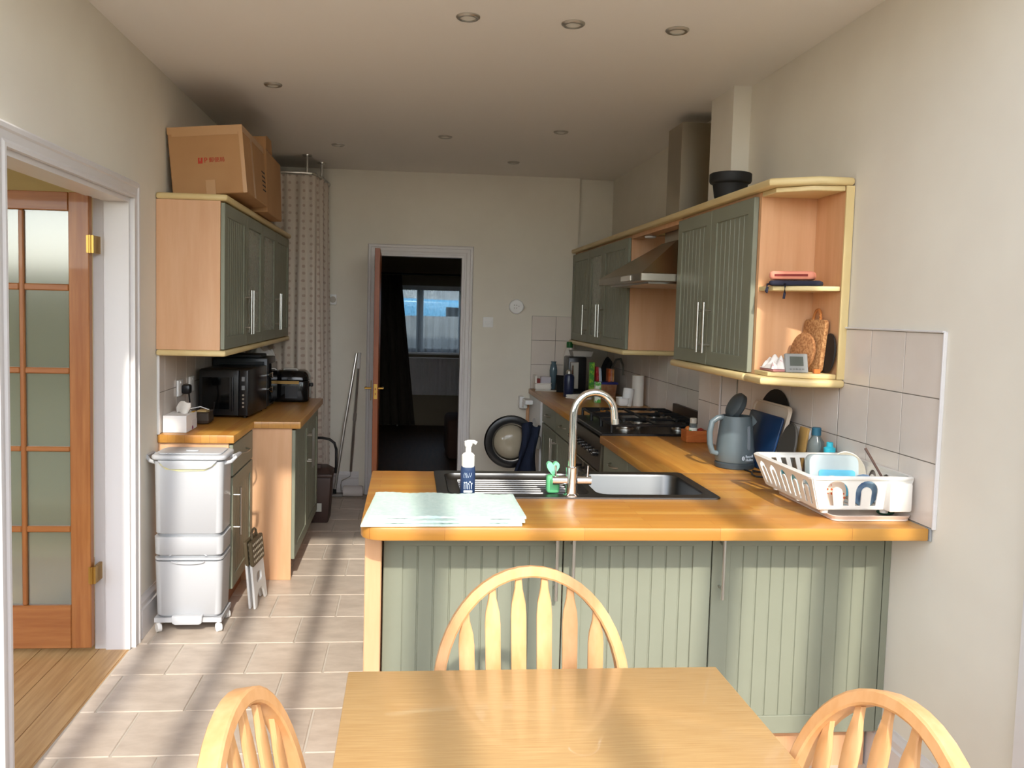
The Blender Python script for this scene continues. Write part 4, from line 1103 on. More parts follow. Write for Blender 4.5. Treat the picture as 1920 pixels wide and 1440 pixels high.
for k in range(3):
    c_ = B(frame3((1.325+.0*k, 2.74+.055*k, rz0+.045), (.1, .97, .0), (-.25, 0, .97), (.97, -.1, .25))).plate(circ(0, 0, .040, 24), (), 0, .005).obj('saucer', mat('teal_saucer', (96, 168, 176), .3), at=(1.325, 2.74+.055*k, rz0))
    tag(c_, ('teal saucer nearest the rack front on its left side', 'teal saucer in the middle of the rack left side', 'teal saucer furthest back on the rack left side')[k], 'saucer', 'saucers in the dish rack')
kn_ = thing('table_knife', 'dark slender knife handle poking up from the dish rack', 'knife', (1.585, 2.62, 1.0))
B().tube([(1.600, 2.63, .99), (1.585, 2.65, 1.03), (1.560, 2.68, 1.09), (1.548, 2.695, 1.118)], .0042, 8, scale=[.7, 1, 1, 1.1]).obj('handle', mat('dark_wood_handle', (80, 56, 46), .4), kn_)
B().box(1.598, 1.606, 2.622, 2.636, .955, .995, .001).obj('blade', STEEL, kn_)
po_ = pan(1.372, 1.49, 3.005, 3.10, .02, 1.032, ZW+.002, .012)
cc = po_.obj('clear_punnet', thin_glass('clear_punnet', (236, 238, 236), .10, .16, .1), at=(1.43, 3.05, ZW))
tag(cc, 'clear plastic punnet standing between kettle and dish rack', 'punnet')
sc_ = B().ball((1.575, 2.60, ZW+.0155), .03, 1.0, .7, .35, 18, 10).obj('scouring_pad', mat('dark_green_scourer', (40, 84, 62), .9, rgb2=(26, 60, 44), scale=80, bump=.6), at=(1.575, 2.60, ZW))
tag(sc_, 'dark green scouring pad on the drip tray under the rack corner', 'scourer')

# spice crate by the pier
sb = thing('wooden_crate', 'small varnished wooden crate of jars against the tiled pier', 'crate', (1.475, 4.17, ZW))
CR = mat('crate_wood', (186, 106, 52), .4, rgb2=(164, 88, 40), scale=4, stretch=(3, 20, 20))
for (a, b, c, d) in ((1.418, 1.533, 4.125, 4.133), (1.418, 1.533, 4.205, 4.213), (1.418, 1.426, 4.1335, 4.2045), (1.525, 1.533, 4.1335, 4.2045)):
    B().box(a, b, c, d, ZW+.001, ZW+.060, .0015).obj('side_board', CR, sb)
B().box(1.4265, 1.5245, 4.1335, 4.2045, ZW+.001, ZW+.007).obj('bottom_board', CR, sb, smooth=0)
jr = thing('spice_jar', 'glass spice jar with white and green label in the wooden crate', 'jar', (1.462, 4.16, ZW+.008))
B().lathe([(.018, 0), (.020, .003), (.020, .078), (.015, .088)], (1.462, 4.16, ZW+.008), 20).obj('jar', CLP, jr)
B().lathe([(.0205, .020), (.0205, .066)], (1.462, 4.16, ZW+.008), 20, cap=False).obj('label', mat('white_green_label', (232, 236, 226), .5, rgb2=(70, 160, 80), scale=40, lo=.55, hi=.6), jr)
B().lathe([(.017, .088), (.017, .112), (.015, .114)], (1.462, 4.16, ZW+.008), 20).obj('lid', mat('clear_lid', (200, 196, 184), .3), jr)
on = B().ball((1.447, 4.187, ZW+.062), .017, 1, 1, .95).obj('onion', mat('orange_onion', (206, 120, 52), .4), at=(1.447, 4.187, ZW+.05))
tag(on, 'small orange onion in the wooden crate behind the jar', 'onion')
for k, (x, y) in enumerate(((1.497, 4.16), (1.510, 4.185))):
    o = B().ball((x, y, ZW+.055), .014).obj('chilli_pod', mat('deep_red', (150, 40, 30), .35), at=(x, y, ZW+.04))
    tag(o, ('red pod at the front of the wooden crate', 'red pod at the back right of the wooden crate')[k], 'vegetable')

# ================================================================== FAR WORKTOP THINGS
PAPER = mat('paper_white', (232, 226, 216), .8)
kr = thing('kitchen_roll', 'white kitchen roll standing beyond the cooker', 'kitchen roll', (1.62, 5.78, ZW))
B().lathe([(.018, 0), (.042, 0), (.042, .215), (.018, .215), (.018, 0)], (1.62, 5.78, ZW+.001), 28, cap=False).obj('paper', PAPER, kr)
B().lathe([(.0165, .0), (.0175, .0), (.0175, .216), (.0165, .216), (.0165, 0)], (1.62, 5.78, ZW+.001), 20, cap=False).obj('card_tube', CARD, kr)
wh = thing('cutlery_holder', 'white two-tier plastic holder left of the kitchen roll', 'holder', (1.53, 5.74, ZW))
pan(1.46, 1.545, 5.69, 5.79, .02, ZW+.062, ZW+.002, .006).obj('tray', PLAST, wh, smooth=60)
B(T(1.532, 5.74, ZW+.003) @ Ry(math.radians(6))).lathe([(.030, 0), (.034, .002), (.038, .122), (.035, .124), (.031, .02), (.004, .015)], seg=26, cap=False).obj('cup', PLAST, wh)
# plastic box with blue lid and what stands on it
pb = thing('storage_box', 'clear plastic box with blue lid holding brown food behind the tap', 'storage box', (1.51, 6.40, ZW))
B().frus((1.43, 1.60, 6.34, 6.46), (1.42, 1.61, 6.33, 6.47), ZW+.001, ZW+.10).obj('tub', mat('tan_plastic_tub', (176, 130, 96), .25, rgb2=(140, 92, 62), scale=12), pb)
B().box(1.412, 1.618, 6.322, 6.478, ZW+.1005, ZW+.118, .004, 2).obj('lid', mat('blue_lid', (44, 48, 120), .35), pb)
zt = ZW+.119
bk_ = (('red_packet', (196, 30, 40), 1.452, .022, .112, -3), ('white_red_packet', (220, 214, 216), 1.476, .012, .108, -3), ('blue_white_packet', (170, 190, 214), 1.489, .010, .102, -5),
       ('orange_book', (206, 96, 40), 1.548, .016, .098, 0), ('pink_book', (206, 140, 120), 1.565, .012, .098, 0), ('tan_book', (190, 130, 70), 1.579, .014, .096, 0))
lbl = ('bright red packet standing on the blue-lidded box', 'white packet beside the bright red packet', 'pale blue packet leaning by the white packet', 'orange booklet on the blue-lidded box, left of three', 'pink booklet between orange and tan ones', 'tan booklet at the right end of the blue lid')
for (nm, c, x, w, h, tl), lb in zip(bk_, lbl):
    o = B(T(x, 6.36, zt+.0005) @ Ry(math.radians(tl))).box(0, w, 0, .08, 0, h, .0015).obj('packet', mat(nm, c, .4, rgb2=tuple(min(255, int(q*.75+60)) for q in c), scale=30, lo=.5, hi=.55), at=(x, 6.36, zt))
    tag(o, lb, 'packet', 'packets on the blue-lidded box')
tb = B().box(1.388, 1.424, 6.30, 6.335, ZW+.001, ZW+.27, .002).obj('tea_carton', mat('lime_carton', (150, 198, 60), .4, rgb2=(60, 140, 50), scale=22, lo=.48, hi=.54), at=(1.405, 6.31, ZW))
tag(tb, 'tall lime green carton beside the black coffee machine', 'carton')
tb = B().box(1.352, 1.395, 5.94, 5.98, ZW+.001, ZW+.150, .002).obj('tea_carton', mat('green_white_carton', (226, 234, 216), .4, rgb2=(90, 176, 70), scale=26, lo=.48, hi=.54), at=(1.37, 5.96, ZW))
tag(tb, 'green and white carton in front of the blue-lidded box', 'carton')
cm = thing('coffee_machine', 'black and chrome coffee machine at the back of the far worktop', 'coffee machine', (1.32, 6.56, ZW))
B().box(1.255, 1.40, 6.48, 6.68, ZW+.001, ZW+.30, .012, 2).obj('body', BLACK, cm)
B().box(1.268, 1.335, 6.462, 6.479, ZW+.05, ZW+.26, .003).obj('chrome_panel', STEEL, cm)
B().box(1.255, 1.40, 6.40, 6.478, ZW+.001, ZW+.03, .005).obj('drip_shelf', BLACK, cm)
B().tube([(1.284, 6.455, ZW+.24), (1.284, 6.435, ZW+.235), (1.284, 6.435, ZW+.08), (1.284, 6.455, ZW+.07)], .006, 8).obj('handle', CHROME, cm)
pn = thing('frying_pan', 'black frying pan leaning on the tiles with its grey handle up', 'pan', (1.60, 6.62, ZW))
M_ = frame3((1.605, 6.62, ZW+.155), (0, -1, 0), (.22, 0, .975), (-.975, 0, .22))
B(M_).lathe([(.003, .0), (.115, 0), (.14, .035), (.138, .035), (.113, .004), (.003, .004)], seg=32, cap=False).obj('pan_body', BLACKM, pn)
B().tube([(1.60, 6.47, ZW+.22), (1.615, 6.40, ZW+.29), (1.63, 6.33, ZW+.30), (1.635, 6.27, ZW+.255), (1.635, 6.25, ZW+.18)], .009, 8).obj('handle', mat('grey_handle', (96, 92, 84), .4), pn)
et = B().frus((1.30, 1.44, 6.50, 6.64), (1.285, 1.455, 6.49, 6.65), ZW+.302, ZW+.345).obj('egg_tray', mat('grey_pulp', (176, 172, 164), .9), at=(1.37, 6.57, ZW+.302))
tag(et, 'grey egg tray lying on top of the coffee machine', 'egg tray')
fk = thing('vacuum_flask', 'navy vacuum flask with steel stopper on the far worktop', 'flask', (1.235, 6.335, ZW))
B().lathe([(.038, 0), (.04, .003), (.04, .150), (.034, .168), (.022, .176)], (1.235, 6.335, ZW+.001), 26).obj('body', mat('flask_navy', (30, 38, 66), .3), fk)
B().lathe([(.022, .176), (.022, .196), (.012, .206), (.004, .209)], (1.235, 6.335, ZW+.001), 22).obj('stopper', STEEL, fk)
wc = []
for i in range(72):
    a = i*.43
    wc.append((1.30+.085*math.cos(a)*(1+.18*math.sin(i*.31))+.012*math.sin(i*1.7), 6.20+.05*math.sin(a), ZW+.007+.03*(.5+.5*math.sin(i*.23+1))*(i % 9)/9))
cbl = B().tube(wc, .0065, 6).obj('cable_bundle', mat('white_cable', (226, 220, 208), .5), at=(1.30, 6.20, ZW))
tag(cbl, 'bundle of white cable lying in front of the coffee machine', 'cable')
og = thing('paper_organiser', 'white desk organiser box of notes at the far worktop corner', 'organiser', (1.11, 6.86, ZW))
pan(1.045, 1.185, 6.80, 6.91, .004, ZW+.062, ZW+.002, .001).obj('box', PAPER, og, smooth=0)
B().box(1.045, 1.060, 6.80, 6.91, ZW+.0625, ZW+.125, .001).obj('divider', PAPER, og, smooth=0)
B().box(1.10, 1.183, 6.84, 6.88, ZW+.01, ZW+.112, .001).obj('note_block', mat('lavender_notes', (206, 200, 206), .8), og, smooth=0)
B().box(1.066, 1.095, 6.85, 6.87, ZW+.01, ZW+.095, .001).obj('card', mat('red_card', (150, 60, 54), .7), og, smooth=0)
ps = B().plate([(1.04, 6.755), (1.21, 6.74), (1.225, 6.795), (1.05, 6.80)], (), ZW+.001, ZW+.006).obj('paper_sheets', PAPER, at=(1.13, 6.77, ZW), smooth=0)
tag(ps, 'loose white papers in front of the desk organiser', 'paper')
pf = B(frame3((1.205, 6.70, ZW+.001), (.75, -.55, 0), (.0, .25, .97), (.55, .75, -.2))).box(0, .09, 0, .14, 0, .008, .001).obj('tablet_stand', BLACK, at=(1.24, 6.68, ZW))
tag(pf, 'black tablet leaning beside the desk organiser', 'tablet')
vz = B().lathe([(.022, 0), (.03, .10), (.032, .16), (.026, .20), (.018, .22), (.024, .235)], (1.215, 6.92, ZW+.001), 20).obj('vase', mat('smoky_blue_glass', (84, 106, 116), .15), at=(1.215, 6.92, ZW))
tag(vz, 'smoky blue vase behind the desk organiser', 'vase')
gb = thing('cleaner_bottle', 'white bottle with green cap behind the coffee machine', 'bottle', (1.33, 6.84, ZW))
B().lathe([(.045, 0), (.048, .004), (.048, .26), (.040, .32), (.022, .355)], (1.33, 6.84, ZW+.001), 24).obj('bottle', PLASTD, gb)
B().lathe([(.026, .356), (.026, .40), (.022, .404)], (1.33, 6.84, ZW), 20).obj('cap', mat('bottle_green', (24, 96, 40), .4), gb)

# ================================================================== CORNER SHELF THINGS
zs1, zs2 = ZU0+.0185, 1.6735
CORK = mat('cork', (190, 142, 92), .9, rgb2=(150, 100, 58), scale=120, detail=2, lo=.4, hi=.6)
cs = thing('square_trivet', 'square cork board with rope loop at the back of the corner shelf', 'trivet', (1.575, 3.15, zs1))
M_ = frame3((1.574, 3.237, zs1), (.08, -.997, 0), (.10, .02, .99), (-.99, -.08, .1))
B(M_).plate(rrect(0, .150, 0, .205, .02), (), 0, .018).bevel_sharp(.003, 2, 60).obj('cork_slab', CORK, cs)
rp_ = [tuple(M_ @ Vector((.05+.05*math.sin(i*PI/12)*.0+.025+.025*math.cos(PI-i*PI/12), .200+.045*math.sin(i*PI/12), .009))) for i in range(13)]
B().tube(rp_, .0055, 10).obj('rope_loop', mat('tan_rope', (190, 122, 62), .9, rgb2=(160, 94, 42), scale=60), cs)
rc = B(frame3((1.545, 3.165, zs1+.076), (.30, -.95, 0), (.12, .02, .99), (-.95, -.30, .12))).plate(circ(0, 0, .062, 36, 1.22), (), 0, .014).bevel_sharp(.003, 2, 60).obj('round_trivet', mat('cork_dark', (172, 122, 78), .9, rgb2=(138, 90, 52), scale=120, lo=.4, hi=.6), at=(1.545, 3.165, zs1))
tag(rc, 'round cork trivet leaning in front of the square cork board', 'trivet')
bp_ = B(frame3((1.600, 3.072, zs1+.077), (.03, -.99, 0), (.07, 0, .99), (-.99, -.03, .07))).plate(circ(0, 0, .046, 36, 1.66), (), 0, .006).obj('black_plate', BLACKM, at=(1.592, 3.088, zs1))
tag(bp_, 'black oval plate leaning at the outer end of the corner shelf', 'plate')
tm = thing('weather_clock', 'grey digital clock with blank display on the lower corner shelf', 'clock', (1.475, 3.085, zs1))
M_ = frame3((1.440, 3.088, zs1+.0005), (.97, -.10, 0), (.0, .22, .97), (.10, .97, -.22))
B(M_).plate(rrect(0, .088, 0, .074, .004), (), 0, .016).bevel_sharp(.002, 1, 60).obj('case', mat('grey_case', (142, 142, 138), .4), tm)
B(M_).plate(rect(.018, .070, .026, .062), (), -.0015, -.0002).obj('display', mat('lcd', (84, 88, 80), .2), tm, smooth=0)
for k in range(5): B(M_).plate(rect(.016+.012*k, .024+.012*k, .010, .016), (), -.0015, -.0002).obj('button', mat('grey_button', (118, 118, 114), .4), tm, smooth=0)
wp = B().box(1.535, 1.560, 3.052, 3.068, zs1+.0002, zs1+.016, .002).obj('wooden_peg', mat('orange_wood', (196, 110, 50), .5), at=(1.547, 3.06, zs1))
tag(wp, 'small orange wooden block beside the grey clock', 'block')
FL = mat('floral_cloth', (238, 230, 222), .9, rgb2=(200, 130, 130), scale=34, lo=.60, hi=.66)
def crumple(cx, cy, z, lx, ly, h, seed, n=22):
    rnd = random.Random(seed); ph = [rnd.uniform(0, 6) for _ in range(6)]
    b = B()
    top = []
    for i in range(n+1):
        row = []
        for j in range(n+1):
            u, v = i/n*2-1, j/n*2-1
            e = max(0, 1-max(abs(u), abs(v))**4)
            w = .6+.25*math.sin(5*u+ph[0]+2*v)+.15*math.sin(9*v+ph[1]-3*u)+.1*math.sin(14*u*v+ph[2])
            row.append(b.v((cx+u*lx*(1+.08*math.sin(4*v+ph[3])), cy+v*ly*(1+.08*math.sin(4*u+ph[4])), z+max(.001, h*e*w))))
        top.append(row)
    for i in range(n):
        for j in range(n): b.bm.faces.new((top[i][j], top[i+1][j], top[i+1][j+1], top[i][j+1]))
    return b
ct = thing('folded_cloth', 'crumpled white floral cloth on the lower corner shelf', 'cloth', (1.43, 3.16, zs1))
crumple(1.432, 3.165, zs1+.010, .042, .060, .052, 4).obj('cloth', FL, ct, smooth=80)
B().box(1.394, 1.468, 3.10, 3.225, zs1+.0005, zs1+.010, .004, 2).obj('lower_fold', mat('dusky_pink_cloth', (190, 130, 126), .9), ct)
PINKM = mat('coral_fabric', (232, 150, 124), .85)
NAVF = mat('dark_navy_fabric', (42, 42, 58), .9)
m1 = thing('oven_mitt', 'coral pink folded mitt on the middle corner shelf, above a navy one', 'oven mitt', (1.48, 3.14, zs2+.022))
B(T(1.47, 3.135, zs2+.024) @ Rz(-.55)).plate(rrect(-.082, .082, -.05, .05, .02), (), 0, .032).bevel_sharp(.012, 3, 60).obj('mitt', PINKM, m1)
B(T(1.47, 3.135, zs2+.024) @ Rz(-.55)).box(-.06, .06, -.0512, -.0502, .011, .020).obj('opening', mat('dark_red_lining', (130, 50, 44), .9), m1, smooth=0)
m2 = thing('oven_mitt', 'dark navy mitt with hanging loops under the coral mitt', 'oven mitt', (1.48, 3.14, zs2))
B(T(1.485, 3.135, zs2+.0005) @ Rz(-.55)).plate(rrect(-.095, .095, -.055, .055, .02), (), 0, .020).bevel_sharp(.008, 3, 60).obj('mitt', NAVF, m2)
B().tube([(1.437, 3.128, zs2+.010), (1.428, 3.105, zs2+.006), (1.424, 3.098, zs2-.030), (1.421, 3.097, zs2-.05)], .005, 8).obj('loop', NAVF, m2)
B().tube([(1.405, 3.18, zs2+.010), (1.384, 3.165, zs2+.006), (1.376, 3.16, zs2-.02), (1.380, 3.158, zs2-.027), (1.386, 3.165, zs2-.005)], .004, 8).obj('loop', NAVF, m2)
pt = thing('black_pot', 'black flared plant pot on top of the right wall unit', 'pot', (1.455, 3.78, ZU1+.03))
B().lathe([(.062, 0), (.066, .004), (.076, .075), (.090, .082), (.094, .090), (.094, .122), (.088, .126), (.084, .12), (.07, .02), (.004, .015)], (1.455, 3.78, ZU1+.031), 36, cap=False).obj('pot_body', BLACKM, pt)
cr_box = B().box(1.40, 1.47, 3.88, 3.95, ZU1+.031, ZU1+.043, .002).obj('clear_dish', mat('pale_dish', (206, 200, 190), .3), at=(1.43, 3.9, ZU1+.031))
tag(cr_box, 'small pale dish behind the black pot on the cornice', 'dish')

# ================================================================== CARDBOARD BOXES
def carton(name, label, M_, w, d, h, open_flaps=False):
    t = thing(name, label, 'box', M_.translation)
    B(M_).box(0, w, 0, d, 0, h, .004).obj('carton', CARD, t)
    return t
zb = ZU1+.031
Mb = T(-1.172, 4.335, zb+.001) @ Ry(math.radians(-5.2)) @ Rz(math.radians(0))
c1 = carton('cardboard_box', 'large brown postal carton tilted on the left wall unit, red print facing out', Mb, .362, .62, .335)
B(Mb).box(-.001, .363, -.0012, -.0004, .30, .334).obj('tape', TAPE, c1, smooth=0)
B(Mb).box(.02, .34, -.0016, -.0009, .288, .302).obj('tape', TAPE, c1, smooth=0)
B(Mb).box(.165, .21, -.0016, -.0004, .0, .07).obj('tape', TAPE, c1, smooth=0)
B(Mb).box(.344, .3632, -.0012, -.0002, .0, .30).obj('tape', TAPE, c1, smooth=0)
B(Mb).box(.3625, .3632, -.001, .61, .30, .334).obj('tape', TAPE, c1, smooth=0)
B(Mb).box(.3625, .3634, .20, .25, .0, .30).obj('tape', TAPE, c1, smooth=0)
RED = mat('red_print', (190, 62, 40), .7)
FM = Mb @ frame3((0, -.0016, 0), (1, 0, 0), (0, 0, 1), (0, -1, 0))
text_part('lettering', 'P', .036, FM @ T(.174, .166, 0), RED, c1)
text_part('lettering', '郵便局', .026, FM @ T(.228, .166, 0), RED, c1)
B(FM).plate([(.136, .152), (.158, .152), (.160, .180), (.152, .180), (.150, .166), (.146, .160), (.144, .172), (.147, .180), (.138, .180)], (), 0, .0008).obj('emblem', RED, c1, smooth=0)
BLKP = mat('black_print', (50, 40, 34), .8)
for k in range(5):
    B(Mb).box(.3622, .3632, .50, .60, .08+.025*k, .088+.025*k).obj('side_print', BLKP, c1, smooth=0)
Mb2 = T(-1.12, 5.0, zb+.001) @ Ry(math.radians(-2.0))
c2 = carton('cardboard_box', 'second brown carton with raised flap behind the red-printed box', Mb2, .30, .55, .36)
B(Mb2).box(.0, .30, -.003, .0, .358, .43).obj('flap', CARD, c2, smooth=0)
B(Mb2).plate([(0, .36), (.22, .36), (.20, .44), (.02, .44)], (), .298, .301, frame3((0, 0, 0), (0, 1, 0), (0, 0, 1), (1, 0, 0))).obj('flap', CARD, c2, smooth=0)

# ================================================================== LEFT WORKTOP THINGS
tbx = thing('tissue_box', 'white tissue box with a tissue pulled up on the left worktop', 'tissue box', (-1.15, 4.37, ZW))
B().box(-1.20, -1.085, 4.255, 4.46, ZW+.001, ZW+.086, .002).obj('box', mat('tissue_card', (240, 238, 236), .6), tbx)
B().box(-1.0845, -1.084, 4.36, 4.46, ZW+.005, ZW+.05).obj('flower_print', mat('purple_flower', (230, 226, 224), .6, rgb2=(140, 60, 110), scale=22, lo=.55, hi=.6), tbx, smooth=0)
B().box(-1.10, -1.085, 4.40, 4.461, ZW+.0865, ZW+.088).obj('yellow_edge', mat('mustard', (206, 160, 50), .6), tbx, smooth=0)
def tfn(u, v):
    a = (u-.5)*2
    w = .030+.014*v-.030*max(0, v-.6)
    return (-1.135+a*w+.010*v, 4.36+.016*math.sin(4.5*u+1.0)*(1-.4*v)+.012*a*a, ZW+.084+v*(.070-.022*abs(a-.15))+.006*math.sin(7*u))
tis = B().grid(tfn, 16, 8).obj('tissue', PAPER, tbx, smooth=40)
tis.modifiers.new('thickness', 'SOLIDIFY').thickness = .003
bs = thing('desk_tidy', 'dark brown small box of cables and pens behind the tissue box', 'box', (-1.09, 4.62, ZW))
pan(-1.125, -1.045, 4.56, 4.68, .004, ZW+.068, ZW+.002, .001).obj('box', mat('dark_brown_box', (62, 50, 40), .6), bs, smooth=0)
B().tube([(-1.12, 4.57, ZW+.055), (-1.15, 4.55, ZW+.085), (-1.10, 4.60, ZW+.092), (-1.06, 4.62, ZW+.075), (-1.09, 4.60, ZW+.066)], .003, 6).obj('cable', PLAST, bs)
B().box(-1.115, -1.065, 4.58, 4.66, ZW+.03, ZW+.074, .003).obj('card', mat('tan_card', (196, 164, 110), .8), bs)
B().cyl((-1.05, 4.665, ZW+.01), (-1.04, 4.66, ZW+.11), .003, 8).obj('pen', BLACK, bs)
# sockets
for k, (y, lb) in enumerate(((4.56, 'white wall socket above the tissue box, holding the black plug'), (4.80, 'white wall socket beside the microwave, behind the black plug'))):
    t = thing('wall_socket', lb, 'socket', (XL+.012, y, 1.10))
    B().box(XL+.0075, XL+.018, y-.045, y+.045, 1.06, 1.145, .003, 2).obj('plate', PLAST, t)
    B().box(XL+.0182, XL+.022, y-.01, y+.01, 1.125, 1.137, .001).obj('rocker', PLAST, t)
bpg = thing('black_plug', 'black plug with cable hanging in the left wall socket', 'plug', (XL+.03, 4.585, 1.09))
B().box(XL+.0185, XL+.062, 4.568, 4.622, 1.068, 1.118, .010, 2).obj('plug_body', BLACK, bpg)
B().tube([(XL+.05, 4.60, 1.07), (XL+.055, 4.60, 1.02), (XL+.050, 4.61, .96), (XL+.045, 4.65, ZW+.02), (XL+.04, 4.74, ZW+.006)], .004, 8).obj('cable', BLACK, bpg)

MWB = mat('microwave_black', (18, 19, 21), .28)
mw = thing('microwave', 'black microwave angled on the left worktop with its door towards the room', 'microwave', (-1.03, 4.95, ZW), math.radians(0))
Mm = T(-1.165, 4.865, ZW+.012) @ Rz(math.radians(-5))
B(Mm).box(0, .275, 0, .40, 0, .265, .006, 2).obj('casing', MWB, mw)
dd_ = B(Mm).box(.0, .222, -.018, -.001, .004, .262, .004, 2).obj('door', MWB, mw)
B(Mm).box(.018, .17, -.0195, -.0185, .04, .22).obj('window', BLKGL, dd_, smooth=0)
B(Mm).box(.186, .196, -.034, -.0185, .03, .225, .003, 2).obj('handle', BLACK, dd_)
B(Mm).box(.224, .275, -.018, -.001, .004, .262, .004, 2).obj('control_panel', BLACK, mw)
for k in range(4): B(Mm).cyl((.249, -.018, .055+.022*k), (.249, -.021, .055+.022*k), .006, 12).obj('button', STEEL, mw)
B(Mm).box(.240, .258, -.0215, -.0185, .15, .175, .001).obj('display', mat('grey_display', (130, 134, 136), .3), mw, smooth=0)
B(Mm).box(.240, .258, -.0215, -.0185, .20, .225, .001).obj('badge', mat('grey_display', (130, 134, 136), .3), mw, smooth=0)
for (x, y) in ((.03, .03), (.245, .03), (.03, .37), (.245, .37)): B(Mm).cyl((x, y, -.0115), (x, y, 0), .01, 10).obj('foot', BLACK, mw)
ov = thing('mini_oven', 'black mini oven behind the microwave with two chrome knobs', 'oven', (-.95, 5.42, ZW))
OVB = mat('oven_blueblack', (26, 32, 36), .35)
B().box(-1.19, -.862, 5.29, 5.61, ZW+.012, ZW+.315, .006, 2).obj('casing', OVB, ov)
slots = [rect(.02, .16, .05+.02*k, .056+.02*k) for k in range(9)]
B().plate(rect(0, .20, .0, .27), slots, 0, .003, frame3((-1.08, 5.289, ZW+.025), (1, 0, 0), (0, 0, 1), (0, -1, 0))).obj('vent_panel', OVB, ov, smooth=0)
B().box(-.861, -.848, 5.36, 5.60, ZW+.03, ZW+.28, .003).obj('door', BLKGL, ov)
for z in (.21, .12):
    B().lathe([(.010, 0), (.010, .012), (.020, .014), (.021, .026), (.018, .028)], (-.8605, 5.325, ZW+z), 20, Ry(PI/2)).obj('knob', CHROME, ov)
for (x, y) in ((-1.17, 5.31), (-.88, 5.31), (-1.17, 5.59), (-.88, 5.59)): B().cyl((x, y, ZW+.0005), (x, y, ZW+.012), .01, 10).obj('foot', BLACK, ov)
bt_ = B().plate(rrect(-1.15, -.90, 5.30, 5.52, .03), (), ZW+.3155, ZW+.335).bevel_sharp(.006, 2, 60).obj('baking_tray', BLACKM, at=(-1.02, 5.4, ZW+.316))
tag(bt_, 'black baking tray lying on top of the mini oven', 'baking tray')
rcx, rcy = -.775, 5.78
rck = thing('multi_cooker', 'rounded glossy black multi cooker at the end of the left worktop', 'cooker', (rcx, rcy, ZW))
GB = mat('gloss_black', (14, 14, 15), .12)
B().plate(rrect(rcx-.125, rcx+.12, rcy-.12, rcy+.12, .05), (), ZW+.004, ZW+.15).bevel_sharp(.015, 3, 50).obj('base', GB, rck)
b = B(); rg = []
for k in range(7):
    a = k/6*PI/2; s = .045*(1-math.cos(a)); z = ZW+.151+.062*math.sin(a)
    rg.append([b.v((x, y, z)) for x, y in rrect(rcx-.122+s, rcx+.117-s, rcy-.117+s, rcy+.117-s, .05, 5)])
for A, C in zip(rg[:-1], rg[1:]):
    for i in range(len(A)): b.bm.faces.new((A[i], A[(i+1) % len(A)], C[(i+1) % len(A)], C[i]))
b.bm.faces.new(rg[-1]); b.bm.faces.new(list(reversed(rg[0])))
ld = b.obj('lid', GB, rck, smooth=60)
B().tube([(rcx-.05, rcy-.05, ZW+.208), (rcx-.04, rcy-.05, ZW+.222), (rcx+.035, rcy-.05, ZW+.222), (rcx+.045, rcy-.05, ZW+.208)], .007, 8).obj('lid_handle', STEEL, ld)
B().box(rcx-.09, rcx+.06, rcy-.1225, rcy-.1205, ZW+.125, ZW+.145).obj('gold_band', mat('bronze_band', (150, 120, 70), .35, .8), rck, smooth=0)
B().box(rcx-.03, rcx+.05, rcy-.1235, rcy-.1205, ZW+.03, ZW+.11).obj('control_panel', mat('dark_panel', (48, 50, 54), .15), rck, smooth=0)
B().box(rcx+.121, rcx+.140, rcy-.02, rcy+.02, ZW+.10, ZW+.125, .004).obj('side_handle', BLACK, rck)
pc = thing('plastic_tub', 'white plastic tub with pale bag on it behind the multi cooker', 'tub', (-.99, 5.80, ZW))
B().frus((-1.10, -.91, 5.70, 5.88), (-1.12, -.90, 5.68, 5.90), ZW+.001, ZW+.25).obj('tub', PLAST, pc)
B().box(-1.13, -.895, 5.67, 5.91, ZW+.2505, ZW+.272, .005, 2).obj('lid', PLAST, pc)
pg_ = crumple(-1.0, 5.80, ZW+.273, .10, .09, .10, 9).obj('plastic_bag', mat('pale_bag', (226, 224, 220), .3), at=(-1.0, 5.8, ZW+.273), smooth=80)
tag(pg_, 'crumpled pale plastic bag on top of the white tub', 'bag')

# ================================================================== BIN, STEP STOOL
bn = thing('pedal_bin', 'tall white three-tier waste bin on castors by the left doorway', 'bin', (-1.01, 4.08, 0))
bx, bX, by, bY = -1.165, -.848, 3.975, 4.195
BINM = mat('bin_plastic', (190, 191, 193), .42)
def tub(z0, z1, i0, i1, name, r=.03):
    b = B(); rg = []
    for z, i_ in ((z0, i0+.012), (z0+.01, i0), (z1, i1)):
        rg.append([b.v((x, y, z)) for x, y in rrect(bx+i_, bX-i_, by+i_, bY-i_, r, 5)])
    for A, C in zip(rg[:-1], rg[1:]):
        for i in range(len(A)): b.bm.faces.new((A[i], A[(i+1) % len(A)], C[(i+1) % len(A)], C[i]))
    b.bm.faces.new(rg[-1]); b.bm.faces.new(list(reversed(rg[0])))
    return b.obj(name, BINM, bn, smooth=50)
B().plate(rrect(bx+.014, bX-.014, by+.014, bY-.014, .03), (), .076, .82).obj('gap_shade_core', mat('bin_gap_shade_grey', (150, 152, 154), .6), bn)  # added core, its darker grey puts shade into the gaps between tiers
tub(.075, .342, .010, .003, 'lower_tub')
B().plate(rrect(bx+.002, bX-.002, by+.002, bY-.002, .03), (), .349, .359).obj('lower_rim', BINM, bn)
mid = tub(.366, .459, .003, .001, 'middle_drawer')
nz = [(-.09, 0), (-.085, .004), (-.06, .028), (-.05, .031), (.05, .031), (.06, .028), (.085, .004), (.09, 0), (.082, 0), (.056, .022), (.048, .025), (-.048, .025), (-.056, .022), (-.082, 0)]
LINE = mat('bin_shadow_grey', (120, 124, 126), .6)
